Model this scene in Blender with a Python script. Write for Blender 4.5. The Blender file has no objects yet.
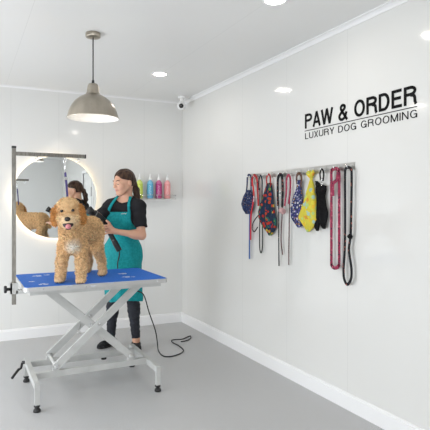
import bpy, bmesh, math, random
import numpy as np
from mathutils import Vector, Matrix
random.seed(7); rng = np.random.default_rng(7)
S = bpy.context.scene; C = S.collection
PI = math.pi

# ------------------------------------------------------------------ camera, world, light, exposure
YAW = math.radians(26.4); CH = 1.30; FPX = 505.0
XW, YW, ZC = 2.21, 5.29, 2.475            # right wall, back wall, ceiling
cd = bpy.data.cameras.new('camera'); cam = bpy.data.objects.new('camera', cd); C.objects.link(cam)
cam.location = (0, 0, CH); cam.rotation_euler = (PI/2, 0, -YAW)
cd.lens = 36*FPX/430; cd.sensor_width = 36; cd.shift_y = -8.5/430; cd.clip_start = .05
S.camera = cam
w = bpy.data.worlds.new('world'); S.world = w; w.use_nodes = True
w.node_tree.nodes['Background'].inputs[0].default_value = (.80, .90, 1.0, 1)
w.node_tree.nodes['Background'].inputs[1].default_value = 1.0
S.view_settings.view_transform = 'Standard'; S.view_settings.look = 'None'
S.view_settings.gamma = 1; S.view_settings.use_curve_mapping = False
S.view_settings.exposure = 1.24

def area(name, loc, rot, sx, sy, power, col, shape='RECTANGLE', spread=PI):
    l = bpy.data.lights.new(name, 'AREA'); l.shape = shape; l.size = sx
    if shape == 'RECTANGLE': l.size_y = sy
    l.energy = power; l.color = col; l.spread = spread
    o = bpy.data.objects.new(name, l); C.objects.link(o); o.location = loc; o.rotation_euler = rot
    return o
XL, YR = -1.7, -2.6                        # left wall, rear wall
area('daylight_left_window', (XL+.12, 3.45, .84), (0, -PI/2, 0), 1.25, 2.9, 25, (.97, .98, 1.0))
area('daylight_rear_window', (-.6, YR+.12, .84), (PI/2, 0, 0), 2.0, 1.25, 21, (.97, .98, 1.0))
area('added_side_fill', (XL+.12, -1.2, .84), (0, -PI/2, 0), 1.25, 1.8, 9, (.97, .98, 1.0))  # added fill light, brightens the rear wall reflected in the mirror

# ------------------------------------------------------------------ helpers
def tag(o, label=None, cat=None, group=None, kind=None):
    if label: o['label'] = label
    if cat: o['category'] = cat
    if group: o['group'] = group
    if kind: o['kind'] = kind
    return o
def empty(name, loc, label, cat, group=None):
    o = bpy.data.objects.new(name, None); C.objects.link(o); o.location = loc
    o.empty_display_size = .05
    return tag(o, label, cat, group)
def link_mesh(name, me, mat, parent=None, smooth=False):
    if mat is not None and len(me.materials) == 0: me.materials.append(mat)
    if smooth: me.polygons.foreach_set('use_smooth', [True]*len(me.polygons))
    o = bpy.data.objects.new(name, me); C.objects.link(o)
    if parent is not None:
        o.parent = parent
        o.matrix_parent_inverse = world_of(parent).inverted()
    return o
def world_of(o):
    m = Matrix.LocRotScale(o.location, o.rotation_euler, o.scale)
    if o.parent: m = world_of(o.parent) @ o.matrix_parent_inverse @ m
    return m
def obj(name, bm, mat, parent=None, smooth=False, bevel=0, seg=2):
    if bevel:
        es = [e for e in bm.edges if len(e.link_faces) == 2 and e.calc_face_angle(0) > .6]
        bmesh.ops.bevel(bm, geom=es, offset=bevel, segments=seg, affect='EDGES', clamp_overlap=True)
    bmesh.ops.recalc_face_normals(bm, faces=bm.faces)
    me = bpy.data.meshes.new(name); bm.to_mesh(me); bm.free()
    return link_mesh(name, me, mat, parent, smooth)
def box(bm, a, b):
    vs = [bm.verts.new((x, y, z)) for x in (a[0], b[0]) for y in (a[1], b[1]) for z in (a[2], b[2])]
    for f in ((0,1,3,2), (4,6,7,5), (0,4,5,1), (2,3,7,6), (0,2,6,4), (1,5,7,3)):
        bm.faces.new([vs[i] for i in f])
def newbox(a, b):
    bm = bmesh.new(); box(bm, a, b); return bm
def beam(bm, p, q, w_, t, side):
    """box from p to q; t along 'side', w_ across."""
    p, q = Vector(p), Vector(q); d = (q-p).normalized(); s = Vector(side).normalized(); u = d.cross(s).normalized()
    vs = [bm.verts.new(c + s*(i*t/2) + u*(j*w_/2)) for c in (p, q) for i in (-1, 1) for j in (-1, 1)]
    for f in ((0,1,3,2), (4,6,7,5), (0,4,5,1), (2,3,7,6), (0,2,6,4), (1,5,7,3)):
        bm.faces.new([vs[i] for i in f])
def catmull(pts, n=8):
    P_ = [Vector(p) for p in pts]; P_ = [2*P_[0]-P_[1]] + P_ + [2*P_[-1]-P_[-2]]
    out = []
    for i in range(1, len(P_)-2):
        a, b, c_, d = P_[i-1:i+3]
        for k in range(n):
            t = k/n
            out.append(.5*((2*b)+(c_-a)*t+(2*a-5*b+4*c_-d)*t*t+(3*b-a-3*c_+d)*t**3))
    out.append(P_[-2]); return out
def tube(bm, pts, rad, seg=10, caps=True):
    pts = [Vector(p) for p in pts]; n = len(pts)
    rads = rad if isinstance(rad, (list, tuple)) else [rad]*n
    up = None; rings = []
    for i, p in enumerate(pts):
        d = (pts[min(i+1, n-1)] - pts[max(i-1, 0)]).normalized()
        if up is None: up = d.orthogonal().normalized()
        up = (up - d*up.dot(d)).normalized(); v = d.cross(up)
        rings.append([bm.verts.new(p + (up*math.cos(2*PI*k/seg) + v*math.sin(2*PI*k/seg))*rads[i]) for k in range(seg)])
    for a, b in zip(rings, rings[1:]):
        for k in range(seg): bm.faces.new((a[k], a[(k+1)%seg], b[(k+1)%seg], b[k]))
    if caps:
        bm.faces.new(rings[0][::-1]); bm.faces.new(rings[-1])
def cyl(bm, p, q, r, seg=24, r2=None):
    tube(bm, [p, q], [r, r if r2 is None else r2], seg)
def lathe(bm, prof, cen, seg=48):
    """profile of (r, z) about a vertical axis at cen; open profile."""
    rings = []
    for r, z in prof:
        if r < 1e-5: rings.append([bm.verts.new((cen[0], cen[1], cen[2]+z))]*seg)
        else: rings.append([bm.verts.new((cen[0]+r*math.cos(2*PI*k/seg), cen[1]+r*math.sin(2*PI*k/seg), cen[2]+z)) for k in range(seg)])
    for a, b in zip(rings, rings[1:]):
        for k in range(seg):
            vs = []
            for v in (a[k], a[(k+1)%seg], b[(k+1)%seg], b[k]):
                if v not in vs: vs.append(v)
            if len(vs) > 2: bm.faces.new(vs)
def P(u, v, d):
    """world point from picture measurements and the depth d metres in front of the camera."""
    a, b = (u-215)/FPX, (206.5-v)/FPX; s, c = math.sin(YAW), math.cos(YAW)
    return Vector((d*(c*a+s), d*(c-s*a), CH+d*b))

# ------------------------------------------------------------------ materials
def mat(name, col, rough=.5, metal=0, spec=.5, emit=None, es=0, **kw):
    m = bpy.data.materials.new(name); m.use_nodes = True; b = m.node_tree.nodes['Principled BSDF']
    b.inputs['Base Color'].default_value = (*col, 1); b.inputs['Roughness'].default_value = rough
    b.inputs['Metallic'].default_value = metal; b.inputs['Specular IOR Level'].default_value = spec
    if emit: b.inputs['Emission Color'].default_value = (*emit, 1); b.inputs['Emission Strength'].default_value = es
    for k, v in kw.items(): b.inputs[k].default_value = v
    return m
def nodes(m): return m.node_tree.nodes, m.node_tree.links, m.node_tree.nodes['Principled BSDF']
def noise_col(m, c1, c2, scale=40, lo=.4, hi=.6, detail=3, bump=0, coord='Object', stretch=None):
    N, L, B = nodes(m)
    tc = N.new('ShaderNodeTexCoord'); t = N.new('ShaderNodeTexNoise'); t.inputs['Scale'].default_value = scale; t.inputs['Detail'].default_value = detail
    src = tc.outputs[coord]
    if stretch:
        mp = N.new('ShaderNodeMapping'); mp.inputs['Scale'].default_value = stretch; L.new(src, mp.inputs[0]); src = mp.outputs[0]
    L.new(src, t.inputs['Vector'])
    r = N.new('ShaderNodeValToRGB'); r.color_ramp.elements[0].position = lo; r.color_ramp.elements[1].position = hi
    r.color_ramp.elements[0].color = (*c1, 1); r.color_ramp.elements[1].color = (*c2, 1)
    L.new(t.outputs['Fac'], r.inputs[0]); L.new(r.outputs[0], B.inputs['Base Color'])
    if bump:
        bp = N.new('ShaderNodeBump'); bp.inputs['Strength'].default_value = bump; bp.inputs['Distance'].default_value = .002
        L.new(t.outputs['Fac'], bp.inputs['Height']); L.new(bp.outputs[0], B.inputs['Normal'])
    return m
def panel_mat(name, col, axis, origin, period, rough=.09, axis2=None):
    """glossy wall lining: thin joint every 'period' metres along one axis"""
    m = mat(name, col, rough); N, L, B = nodes(m)
    g = N.new('ShaderNodeNewGeometry'); sx = N.new('ShaderNodeSeparateXYZ'); L.new(g.outputs['Position'], sx.inputs[0])
    def M(op, a, b=None):
        n = N.new('ShaderNodeMath'); n.operation = op
        for i, v in enumerate((a, b)):
            if v is None: continue
            if isinstance(v, (int, float)): n.inputs[i].default_value = v
            else: L.new(v, n.inputs[i])
        return n.outputs[0]
    p = M('PINGPONG', M('SUBTRACT', sx.outputs[axis], origin), period/2)
    line = M('LESS_THAN', p, .0016)
    mx = N.new('ShaderNodeMix'); mx.data_type = 'RGBA'
    mx.inputs['A'].default_value = (*col, 1); mx.inputs['B'].default_value = (*[c*.88 for c in col], 1)
    L.new(line, mx.inputs['Factor']); L.new(mx.outputs['Result'], B.inputs['Base Color'])
    nz = N.new('ShaderNodeTexNoise'); nz.inputs['Scale'].default_value = 1.5
    L.new(g.outputs['Position'], nz.inputs['Vector'])
    bp = N.new('ShaderNodeBump'); bp.inputs['Strength'].default_value = .04; bp.inputs['Distance'].default_value = .02
    L.new(nz.outputs['Fac'], bp.inputs['Height']); L.new(bp.outputs[0], B.inputs['Normal'])
    return m
def pattern_mat(name, base, spots, scale=60, rough=.75, thr=.42):
    """printed fabric: voronoi blobs in several colours on a base colour"""
    m = mat(name, base, rough, spec=.2); N, L, B = nodes(m)
    tc = N.new('ShaderNodeTexCoord'); v = N.new('ShaderNodeTexVoronoi'); v.inputs['Scale'].default_value = scale
    L.new(tc.outputs['Object'], v.inputs['Vector'])
    sp = N.new('ShaderNodeSeparateColor'); L.new(v.outputs['Color'], sp.inputs[0])
    r = N.new('ShaderNodeValToRGB'); r.color_ramp.interpolation = 'CONSTANT'
    els = r.color_ramp.elements
    for i, c in enumerate(spots):
        e = els[i] if i < 2 else els.new(i/len(spots))
        e.position = i/len(spots); e.color = (*c, 1)
    L.new(sp.outputs[0], r.inputs[0])
    lt = N.new('ShaderNodeMath'); lt.operation = 'LESS_THAN'; lt.inputs[1].default_value = thr; L.new(v.outputs['Distance'], lt.inputs[0])
    mx = N.new('ShaderNodeMix'); mx.data_type = 'RGBA'; mx.inputs['A'].default_value = (*base, 1)
    L.new(lt.outputs[0], mx.inputs['Factor']); L.new(r.outputs[0], mx.inputs['B']); L.new(mx.outputs['Result'], B.inputs['Base Color'])
    return m
def attr_mat(name, rough=.6, attr='tint', **kw):
    m = mat(name, (.8, .8, .8), rough, **kw); N, L, B = nodes(m)
    a = N.new('ShaderNodeAttribute'); a.attribute_name = attr; L.new(a.outputs['Color'], B.inputs['Base Color']); return m

M_wallB = panel_mat('wall_lining_back', (.755, .755, .735), 0, .407, .4515)
M_wallR = panel_mat('wall_lining_right', (.725, .723, .70), 1, 2.533, .685)
M_ceil = panel_mat('ceiling_lining', (.75, .75, .735), 0, .36, 1.2, rough=.3)
M_plain = mat('white_wall', (.80, .80, .79), .3)
M_trim = mat('white_gloss_trim', (.86, .86, .86), .25)
M_floor = noise_col(mat('speckled_vinyl', (.4, .4, .4), .42), (.38, .382, .385), (.62, .622, .625), scale=210, lo=.36, hi=.64, detail=4)
M_nickel = noise_col(mat('brushed_nickel', (.5, .47, .42), .33, 1, Anisotropic=.6), (.40, .36, .30), (.47, .42, .35), 14, stretch=(1, 1, .1))
M_shade_in = mat('white_enamel', (.9, .88, .84), .4)
M_steel = noise_col(mat('brushed_steel', (.6, .6, .6), .28, 1), (.52, .51, .49), (.66, .65, .63), 25, stretch=(1, 1, 20))
M_post = noise_col(mat('satin_steel', (.5, .48, .45), .35, 1), (.17, .16, .14), (.24, .225, .20), 20, stretch=(8, 8, 1))
M_chrome = mat('chrome', (.8, .8, .8), .1, 1)
M_alu = mat('aluminium_edge', (.50, .50, .49), .42, .6)
M_frame = noise_col(mat('grey_painted_steel', (.5, .5, .49), .35), (.47, .475, .46), (.53, .535, .52), 8)
M_black = mat('black_plastic', (.012, .012, .013), .38)
M_rubber = mat('black_rubber', (.015, .015, .015), .6)
M_blue = noise_col(mat('blue_rubber_top', (.03, .12, .42), .65, spec=.2), (.018, .14, .60), (.030, .18, .70), 120, bump=.15)
M_print = mat('white_print', (.62, .70, .85), .6)
M_mirror = mat('mirror_glass', (.93, .95, .94), .0, 1)
M_white = mat('white_plastic', (.85, .85, .84), .35)
M_text = mat('black_lettering', (.010, .010, .010), .8, spec=.1)

# ------------------------------------------------------------------ room
def struct(o): o['kind'] = 'structure'; return o
TH = .12
struct(obj('floor', newbox((XL-TH, YR-TH, -.1), (XW+TH, YW+TH, 0)), M_floor))
struct(obj('ceiling', newbox((XL-TH, YR-TH, ZC), (XW+TH, YW+TH, ZC+.1)), M_ceil))
struct(obj('wall_back', newbox((XL-TH, YW, 0), (XW+TH, YW+TH, ZC)), M_wallB))
D0, D1, DZ = -.12, .74, 1.98                # doorway in the right wall, seen only in the mirror
bm = bmesh.new(); box(bm, (XW, D1, 0), (XW+TH, YW, ZC)); box(bm, (XW, YR, 0), (XW+TH, D0, ZC)); box(bm, (XW, D0, DZ), (XW+TH, D1, ZC))
struct(obj('wall_right', bm, M_wallR))
# left wall with wide shop window and an added opening for the side fill light, rear wall with window to the left
bm = bmesh.new()
box(bm, (XL-TH, YR, 0), (XL, YW, .2)); box(bm, (XL-TH, YR, 1.50), (XL, YW, ZC)); box(bm, (XL-TH, YR, .2), (XL, -2.15, 1.50)); box(bm, (XL-TH, -.25, .2), (XL, 1.9, 1.50)); box(bm, (XL-TH, 4.95, .2), (XL, YW, 1.50))
struct(obj('wall_left', bm, M_plain))
bm = bmesh.new()
box(bm, (XL, YR-TH, 0), (XW+TH, YR, .2)); box(bm, (XL, YR-TH, 1.50), (XW+TH, YR, ZC)); box(bm, (XL, YR-TH, .2), (-1.6, YR, 1.50)); box(bm, (.4, YR-TH, .2), (XW+TH, YR, 1.50))
struct(obj('wall_rear', bm, M_plain))
M_glass = mat('window_glass', (.9, .95, 1), .02, 0, **{'Transmission Weight': 1.0})
def window(name, axis, a, b):
    o = bpy.data.objects.new(name, None); C.objects.link(o); struct(o)
    bm = bmesh.new(); g = bmesh.new()
    def bx(b_, p0, p1, z0, z1, dep=.05):
        if axis == 0: box(b_, (XL-TH/2-dep/2, p0, z0), (XL-TH/2+dep/2, p1, z1))
        else: box(b_, (p0, YR-TH/2-dep/2, z0), (p1, YR-TH/2+dep/2, z1))
    n = 3
    for i in range(n+1):
        x = a+(b-a)*i/n; x0 = min(max(x-.025, a), b-.05); bx(bm, x0, x0+.05, .2, 1.50)
    bx(bm, a, b, .2, .25); bx(bm, a, b, 1.45, 1.50)
    bx(g, a+.05, b-.05, .25, 1.45, .006)
    obj('window_frame', bm, M_trim, o); obj('pane', g, M_glass, o)
window('window_1', 0, 1.9, 4.95); window('added_window_3', 0, -2.15, -.25); window('window_2', 1, -1.6, .4)  # second left-wall window is added, made to go with the side fill light
# baseboards with a small top bead
def profile_run(prof, p, q, inward):
    """extrude a (depth, z) profile from p to q on a wall; depth goes inward"""
    bm = bmesh.new(); i = Vector(inward); r = []
    for e in (Vector(p), Vector(q)):
        r.append([bm.verts.new(e + i*d + Vector((0, 0, z))) for d, z in prof])
    n = len(prof)
    for k in range(n): bm.faces.new((r[0][k], r[0][(k+1)%n], r[1][(k+1)%n], r[1][k]))
    bm.faces.new(r[0]); bm.faces.new(r[1][::-1]); return bm
base = [(0, 0), (.018, 0), (.018, .088), (.012, .094), (.012, .100), (.004, .106), (0, .106)]
struct(obj('baseboard_back', profile_run(base, (XL, YW, 0), (XW, YW, 0), (0, -1, 0)), M_trim))
struct(obj('baseboard_right', profile_run(base, (XW, D1+.07, 0), (XW, YW, 0), (-1, 0, 0)), M_trim))
cove = [(0, 0), (.035, 0), (.034, -.006), (.020, -.010), (.010, -.020), (.006, -.034), (0, -.035)]
struct(obj('trim_1', profile_run(cove, (XW, YR, ZC), (XW, YW, ZC), (-1, 0, 0)), M_trim))
struct(obj('trim_2', profile_run([(a*.5, b*.5) for a, b in cove], (XL, YW, ZC), (XW, YW, ZC), (0, -1, 0)), M_trim))
# door (reflected in the mirror)
o = struct(bpy.data.objects.new('door_1', None)); C.objects.link(o)
M_door = mat('white_door_paint', (.74, .75, .74), .3)
bm = bmesh.new(); box(bm, (XW-.012, D0-.06, 0), (XW+.05, D0, DZ+.06)); box(bm, (XW-.012, D1, 0), (XW+.05, D1+.06, DZ+.06)); box(bm, (XW-.012, D0, DZ), (XW+.05, D1, DZ+.06))
obj('door_frame', bm, M_trim, o, bevel=.003)
obj('door_leaf', newbox((XW+.012, D0+.003, .005), (XW+.05, D1-.003, DZ-.003)), M_door, o)
bm = bmesh.new()
for z0, z1 in ((.15, .85), (1.0, 1.85)):
    for a, b, c_, d in ((D0+.12, D1-.12, z1-.02, z1), (D0+.12, D1-.12, z0, z0+.02), (D0+.12, D0+.14, z0, z1), (D1-.14, D1-.12, z0, z1)):
        box(bm, (XW+.002, a, c_), (XW+.013, b, d))
obj('door_panel', bm, M_door, o)
obj('notice_plate', newbox((XW, .58, 1.50), (XW+.012, .66, 1.68)), mat('grey_plate', (.3, .3, .29), .4), o, bevel=.002)
bm = bmesh.new(); cyl(bm, (XW+.012, D1-.08, 1.0), (XW-.04, D1-.08, 1.0), .01); cyl(bm, (XW-.04, D1-.08, 1.0), (XW-.04, D1-.2, 1.0), .009); obj('door_handle', bm, M_chrome, o, True)

# ------------------------------------------------------------------ ceiling downlights
M_disc = mat('downlight_diffuser', (.9, .9, .88), .4, emit=(1, .97, .92), es=14)
dl_spots = [((1.553, 4.228), 'round recessed white ceiling downlight between pendant lamp and corner security camera'),
            ((1.583, 2.422), 'round recessed white ceiling downlight cut by the top edge of the photo'),
            ((1.58, .62), 'round recessed white ceiling downlight near the door side behind the camera'),
            ((-.3, 4.2), 'round recessed white ceiling downlight left of the frame near back wall'),
            ((-.3, 2.4), 'round recessed white ceiling downlight left of the frame, middle of row'),
            ((-.3, .6), 'round recessed white ceiling downlight at the rear left of the room')]
for (x, y), lab in dl_spots:
    t = empty('ceiling_downlight', (x, y, ZC), lab, 'ceiling light', 'recessed ceiling downlights')
    bm = bmesh.new(); lathe(bm, [(.054, -.001), (.056, -.006), (.070, -.006), (.074, -.003), (.075, 0)], (x, y, ZC), 40); obj('trim_ring', bm, M_white, t, True)
    bm = bmesh.new(); lathe(bm, [(0, -.003), (.055, -.003), (.055, -.0005)], (x, y, ZC), 40); obj('diffuser', bm, M_disc, t)
    a = area('downlight_lamp', (x, y, ZC-.008), (0, 0, 0), .10, .10, .7, (1, .90, .78), 'DISK')

# ------------------------------------------------------------------ pendant lamp
lx, ly = .781, 3.431
t = empty('pendant_lamp', (lx, ly, ZC), 'brushed nickel dome pendant lamp hanging from the ceiling over the grooming table', 'lamp')
bm = bmesh.new(); lathe(bm, [(0, 0), (.047, 0), (.050, -.004), (.050, -.026), (.046, -.031), (.012, -.032), (0, -.032)], (lx, ly, ZC)); obj('ceiling_rose', bm, M_nickel, t, True)
bm = bmesh.new(); cyl(bm, (lx, ly, ZC-.03), (lx, ly, 2.13), .0042, 12); obj('cord', bm, M_black, t, True)
bm = bmesh.new(); cyl(bm, (lx, ly, 2.125), (lx, ly, 2.155), .011, 16, .008); obj('cord_grip', bm, M_black, t, True)
Z0 = 1.896
out = [(.172, 0), (.174, .003), (.171, .009), (.168, .015), (.160, .045), (.143, .083), (.118, .117), (.088, .142), (.058, .158), (.047, .163), (.046, .170), (.041, .174), (.039, .200), (.036, .222), (.028, .234), (.012, .238), (0, .238)]
bm = bmesh.new(); lathe(bm, out, (lx, ly, Z0), 64); o = obj('lamp_shade', bm, M_nickel, t, True)
bm = bmesh.new(); lathe(bm, [(.172, 0), (.169, .003), (.165, .015), (.157, .045), (.140, .081), (.115, .114), (.085, .139), (.055, .155), (0, .158)], (lx, ly, Z0), 64); obj('shade_lining', bm, M_shade_in, t, True)
bm = bmesh.new(); lathe(bm, [(0, .055), (.016, .058), (.026, .068), (.029, .082), (.025, .100), (.015, .118), (.014, .155)], (lx, ly, Z0), 32)
obj('bulb', bm, mat('frosted_bulb', (.9, .9, .9), .3, emit=(1, .90, .76), es=3), t, True)
pl = bpy.data.lights.new('pendant_bulb_light', 'POINT'); pl.energy = 4; pl.color = (1, .86, .68); pl.shadow_soft_size = .02
po = bpy.data.objects.new('pendant_bulb_light', pl); C.objects.link(po); po.location = (lx, ly, Z0+.085)

# ------------------------------------------------------------------ security camera
cc = P(181.2, 105.8, 5.35)
t = empty('security_camera', (cc.x+.03, cc.y+.05, ZC), 'small white dome security camera with black lens in the ceiling corner', 'security camera')
bm = bmesh.new(); cyl(bm, (cc.x+.03, cc.y+.05, ZC), (cc.x+.03, cc.y+.05, ZC-.022), .048, 32); cyl(bm, (cc.x+.03, cc.y+.05, ZC-.02), (cc.x+.015, cc.y+.03, ZC-.08), .018, 20)
obj('mount', bm, M_white, t, bevel=.002)
dr = (Vector((0, 0, CH)) - cc).normalized()
bm = bmesh.new(); tube(bm, [cc-dr*.07, cc-dr*.065, cc-dr*.01, cc+dr*.012], [.030, .042, .044, .040], 32); obj('housing', bm, M_white, t, True)
bm = bmesh.new(); tube(bm, [cc+dr*.010, cc+dr*.016, cc+dr*.022], [.025, .024, .014], 28); obj('lens', bm, mat('lens_glass', (.004, .004, .004), .08), t, True)

# ------------------------------------------------------------------ backlit mirror
mx_, mz_, mr_ = .822, 1.392, .408
t = empty('round_mirror', (mx_, YW, mz_-mr_), 'large round frameless backlit mirror on the back wall behind the dog', 'mirror')
def disc(bm, r, y0, y1, seg=96):
    tube(bm, [(mx_, y0, mz_), (mx_, y1, mz_)], [r, r], seg)
bm = bmesh.new(); disc(bm, mr_, YW-.040, YW-.045, 128); obj('mirror_glass', bm, M_mirror, t)
bm = bmesh.new(); disc(bm, mr_-.035, YW-.0005, YW-.0395); obj('backing_box', bm, M_white, t)
M_led = mat('warm_led_strip', (1, .9, .75), .5, emit=(1, .80, .55), es=5.5)
bm = bmesh.new(); n = 96; r0 = mr_-.034
ring = []
for k in range(n):
    a = 2*PI*k/n; ring.append([bm.verts.new((mx_+r*math.cos(a), y, mz_+r*math.sin(a))) for r, y in ((r0, YW-.016), (r0+.003, YW-.016), (r0+.003, YW-.028), (r0, YW-.028))])
for k in range(n):
    a, b = ring[k], ring[(k+1)%n]
    for j in range(4): bm.faces.new((a[j], a[(j+1)%4], b[(j+1)%4], b[j]))
obj('led_strip', bm, M_led, t)

# ------------------------------------------------------------------ wall sign
def arc(cx, cy, rx, ry, a0, a1, n=14):
    return [(cx+rx*math.cos(math.radians(a0+(a1-a0)*i/n)), cy+ry*math.sin(math.radians(a0+(a1-a0)*i/n))) for i in range(n+1)]
def glyph(ch, h):
    """strokes (centre lines) and advance width of a plain grotesque capital, cap height 1, half stroke h"""
    a, b = h, 1-h
    if ch == 'P': return [[(a, 0), (a, 1)], [(a, b), (.36, b)] + arc(.36, .725, .24, .275-h, 90, -90) + [(a, .45+h)]], .66
    if ch == 'R': return [[(a, 0), (a, 1)], [(a, b), (.40, b)] + arc(.40, .735, .24, .265-h, 90, -90) + [(a, .47+h)], [(.40, .47+h)] + arc(.44, .33, .19, .17, 90, 0, 6) + [(.645, .12), (.70, 0)]], .74
    if ch == 'A': return [[(.01+h*.5, 0), (.34, 1)], [(.34, 1), (.67-h*.5, 0)], [(.15, .30), (.53, .30)]], .68
    if ch == 'W': return [[(.02, 1), (.24, 0)], [(.24, 0), (.47, 1)], [(.47, 1), (.70, 0)], [(.70, 0), (.92, 1)]], .94
    if ch == 'O': return [arc(.39, .5, .39-h, .5-h+.01, 90, 450, 40)], .78
    if ch == 'D': return [[(a, 0), (a, 1)], [(a, b), (.34, b)] + arc(.34, .5, .36-h, .5-h, 90, -90, 22) + [(a, a)]], .72
    if ch == 'E': return [[(a, 0), (a, 1)], [(a, b), (.60, b)], [(a, .52), (.56, .52)], [(a, a), (.62, a)]], .64
    if ch == 'L': return [[(a, 0), (a, 1)], [(a, a), (.54, a)]], .56
    if ch == 'U': return [[(a, 1), (a, .30)] + arc(.35, .30, .35-h, .30-h, 180, 360, 18) + [(.70-h, 1)]], .70
    if ch == 'X': return [[(.02+h, 0), (.64-h, 1)], [(.02+h, 1), (.64-h, 0)]], .66
    if ch == 'Y': return [[(.02+h*.5, 1), (.33, .42)], [(.64-h*.5, 1), (.33, .42)], [(.33, .44), (.33, 0)]], .66
    if ch == 'N': return [[(a, 0), (a, 1)], [(a+.01, 1), (.69-h, 0)], [(.70-h, 0), (.70-h, 1)]], .70
    if ch == 'M': return [[(a, 0), (a, 1)], [(a+.01, 1), (.42, 0)], [(.42, 0), (.83-h, 1)], [(.84-h, 0), (.84-h, 1)]], .84
    if ch == 'I': return [[(a, 0), (a, 1)]], 2*h
    if ch == 'G': return [arc(.39, .5, .38-h, .5-h+.01, 38, 350, 34), [(.42, .47), (.75-h*.3, .47)], [(.75-h, .49), (.75-h, 0)]], .77
    if ch == '&': return [[(.68, 0), (.20, .70)] + arc(.345, .80, .155, .19-h*.6, 190, -40, 14) + [(.18, .44)] + arc(.28, .25, .26-h*.6, .25-h*.6, 120, 300, 14) + [(.52, .17), (.63, .50)]], .72
    return [], .30
def stroke(bm, pts, hw, x0, x1):
    """flat stroke outline extruded off the wall; pts are (y, z) wall points"""
    pts = [Vector((p[0], p[1])) for p in pts]; n = len(pts); L_, R_ = [], []
    closed = (pts[0]-pts[-1]).length < 1e-5
    for i, p in enumerate(pts):
        a = pts[i-1] if i > 0 else (pts[-2] if closed else p); b = pts[i+1] if i < n-1 else (pts[1] if closed else p)
        d1 = (p-a).normalized() if (p-a).length > 1e-9 else (b-p).normalized(); d2 = (b-p).normalized() if (b-p).length > 1e-9 else d1
        d = (d1+d2).normalized(); nrm = Vector((-d.y, d.x)); k = hw/max(.5, d.dot(d1))
        L_.append(p+nrm*k); R_.append(p-nrm*k)
    rows = [[bm.verts.new((x, q.x, q.y)) for q in (l, r) for x in (x0, x1)] for l, r in zip(L_, R_)]
    for a, b in zip(rows, rows[1:]):
        bm.faces.new((a[0], b[0], b[2], a[2])); bm.faces.new((a[1], a[3], b[3], b[1])); bm.faces.new((a[0], a[1], b[1], b[0])); bm.faces.new((a[2], b[2], b[3], a[3]))
    bm.faces.new((rows[0][0], rows[0][2], rows[0][3], rows[0][1])); bm.faces.new((rows[-1][0], rows[-1][1], rows[-1][3], rows[-1][2]))
def lettering(name, s_, parent, y0, y1, z0, z1, h, gap):
    """one line of capitals on the right wall, reading from y0 (near the corner) to y1"""
    H_ = z1-z0; tot = 0; items = []
    for ch in s_:
        st, wd = glyph(ch, h); items.append((ch, st, wd, tot)); tot += wd+gap
    tot -= gap; sc = (y1-y0)/tot
    for ch, st, wd, off in items:
        if not st: continue
        bm = bmesh.new()
        for i, pl_ in enumerate(st):
            stroke(bm, [(y0+sc*(off+p[0]), z0+H_*p[1]) for p in pl_], h*H_, XW-.0040-.00005*i, XW-.0003)
        o = obj('letter' if ch != '&' else 'ampersand', bm, M_text, parent)
t = empty('wall_sign', (XW, 2.48, 1.788), 'black lettered PAW & ORDER LUXURY DOG GROOMING sign on the right wall', 'sign')
lettering('title', 'PAW & ORDER', t, 2.984, 1.976, 1.862, 1.966, .082, .10)
lettering('tagline', 'LUXURY DOG GROOMING', t, 2.981, 1.972, 1.786, 1.830, .052, .17)
obj('underline', newbox((XW-.004, 1.974, 1.8435), (XW-.0003, 2.986, 1.8475)), M_text, t)

# ------------------------------------------------------------------ wall shelf and bottles
sx0, sx1, sz = 1.44, 2.100, 1.385
t = empty('wall_shelf', (1.8, YW, sz), 'slim brushed steel wall ledge with a front rail holding coloured bottles', 'shelf')
obj('shelf_tray', newbox((sx0, YW-.092, sz-.004), (sx1, YW, sz)), M_steel, t, bevel=.001)
bm = bmesh.new()
box(bm, (sx0, YW-.092, sz-.012), (sx1, YW-.089, sz-.004)); obj('front_lip', bm, M_steel, t)
bm = bmesh.new()
cyl(bm, (sx0, YW-.090, sz+.040), (sx1, YW-.090, sz+.040), .003, 10)
for x in (sx0+.003, 1.66, 1.88, sx1-.003): cyl(bm, (x, YW-.090, sz), (x, YW-.090, sz+.040), .003, 10)
for x in (sx0+.003, sx1-.003): cyl(bm, (x, YW-.090, sz+.040), (x, YW, sz+.040), .003, 10)
obj('guard_rail', bm, M_chrome, t, True)
def bottle(u, colr, dark, lab):
    p = P(u, 180, 1); k = (YW-.048)/p.y; x = p.x*k; y = YW-.048; z = sz+.0005
    t = empty('shampoo_bottle', (x, y, z), lab, 'bottle', 'shampoo bottles on the wall ledge')
    r = .034
    bm = bmesh.new(); lathe(bm, [(0, 0), (r-.004, 0), (r, .004), (r, .165), (r-.002, .175), (.024, .190), (.015, .197), (.014, .205), (0, .205)], (x, y, z), 36)
    obj('bottle_body', bm, mat('tinted_bottle', [min(1, c*1.0+.10) for c in colr], .3, **{'Subsurface Weight': .15}), t, True)
    bm = bmesh.new(); lathe(bm, [(r, .018), (r+.0008, .019), (r+.0008, .160), (r, .161)], (x, y, z), 36); o = obj('bottle_label', bm, mat('bottle_label', colr, .4), t, True)
    # looping pale swirl printed up the label
    bm = bmesh.new(); pts = []
    for i in range(140):
        q = i/139; a = -PI/2-.30 + .30*math.sin(q*38)*(1-.3*math.cos(q*9)); zz = .035+.110*q+.004*math.cos(q*60)
        pts.append((x+(r+.001)*math.cos(a), y+(r+.001)*math.sin(a), z+zz))
    tube(bm, pts, .0013, 6); obj('label_script', bm, mat('label_print', dark, .5), o, True)
    bm = bmesh.new(); lathe(bm, [(0, .203), (.017, .203), (.018, .206), (.018, .222), (.010, .236), (.007, .240), (.006, .266), (.004, .270), (0, .270)], (x, y, z), 28)
    obj('nozzle_cap', bm, M_white, t, True)
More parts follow.
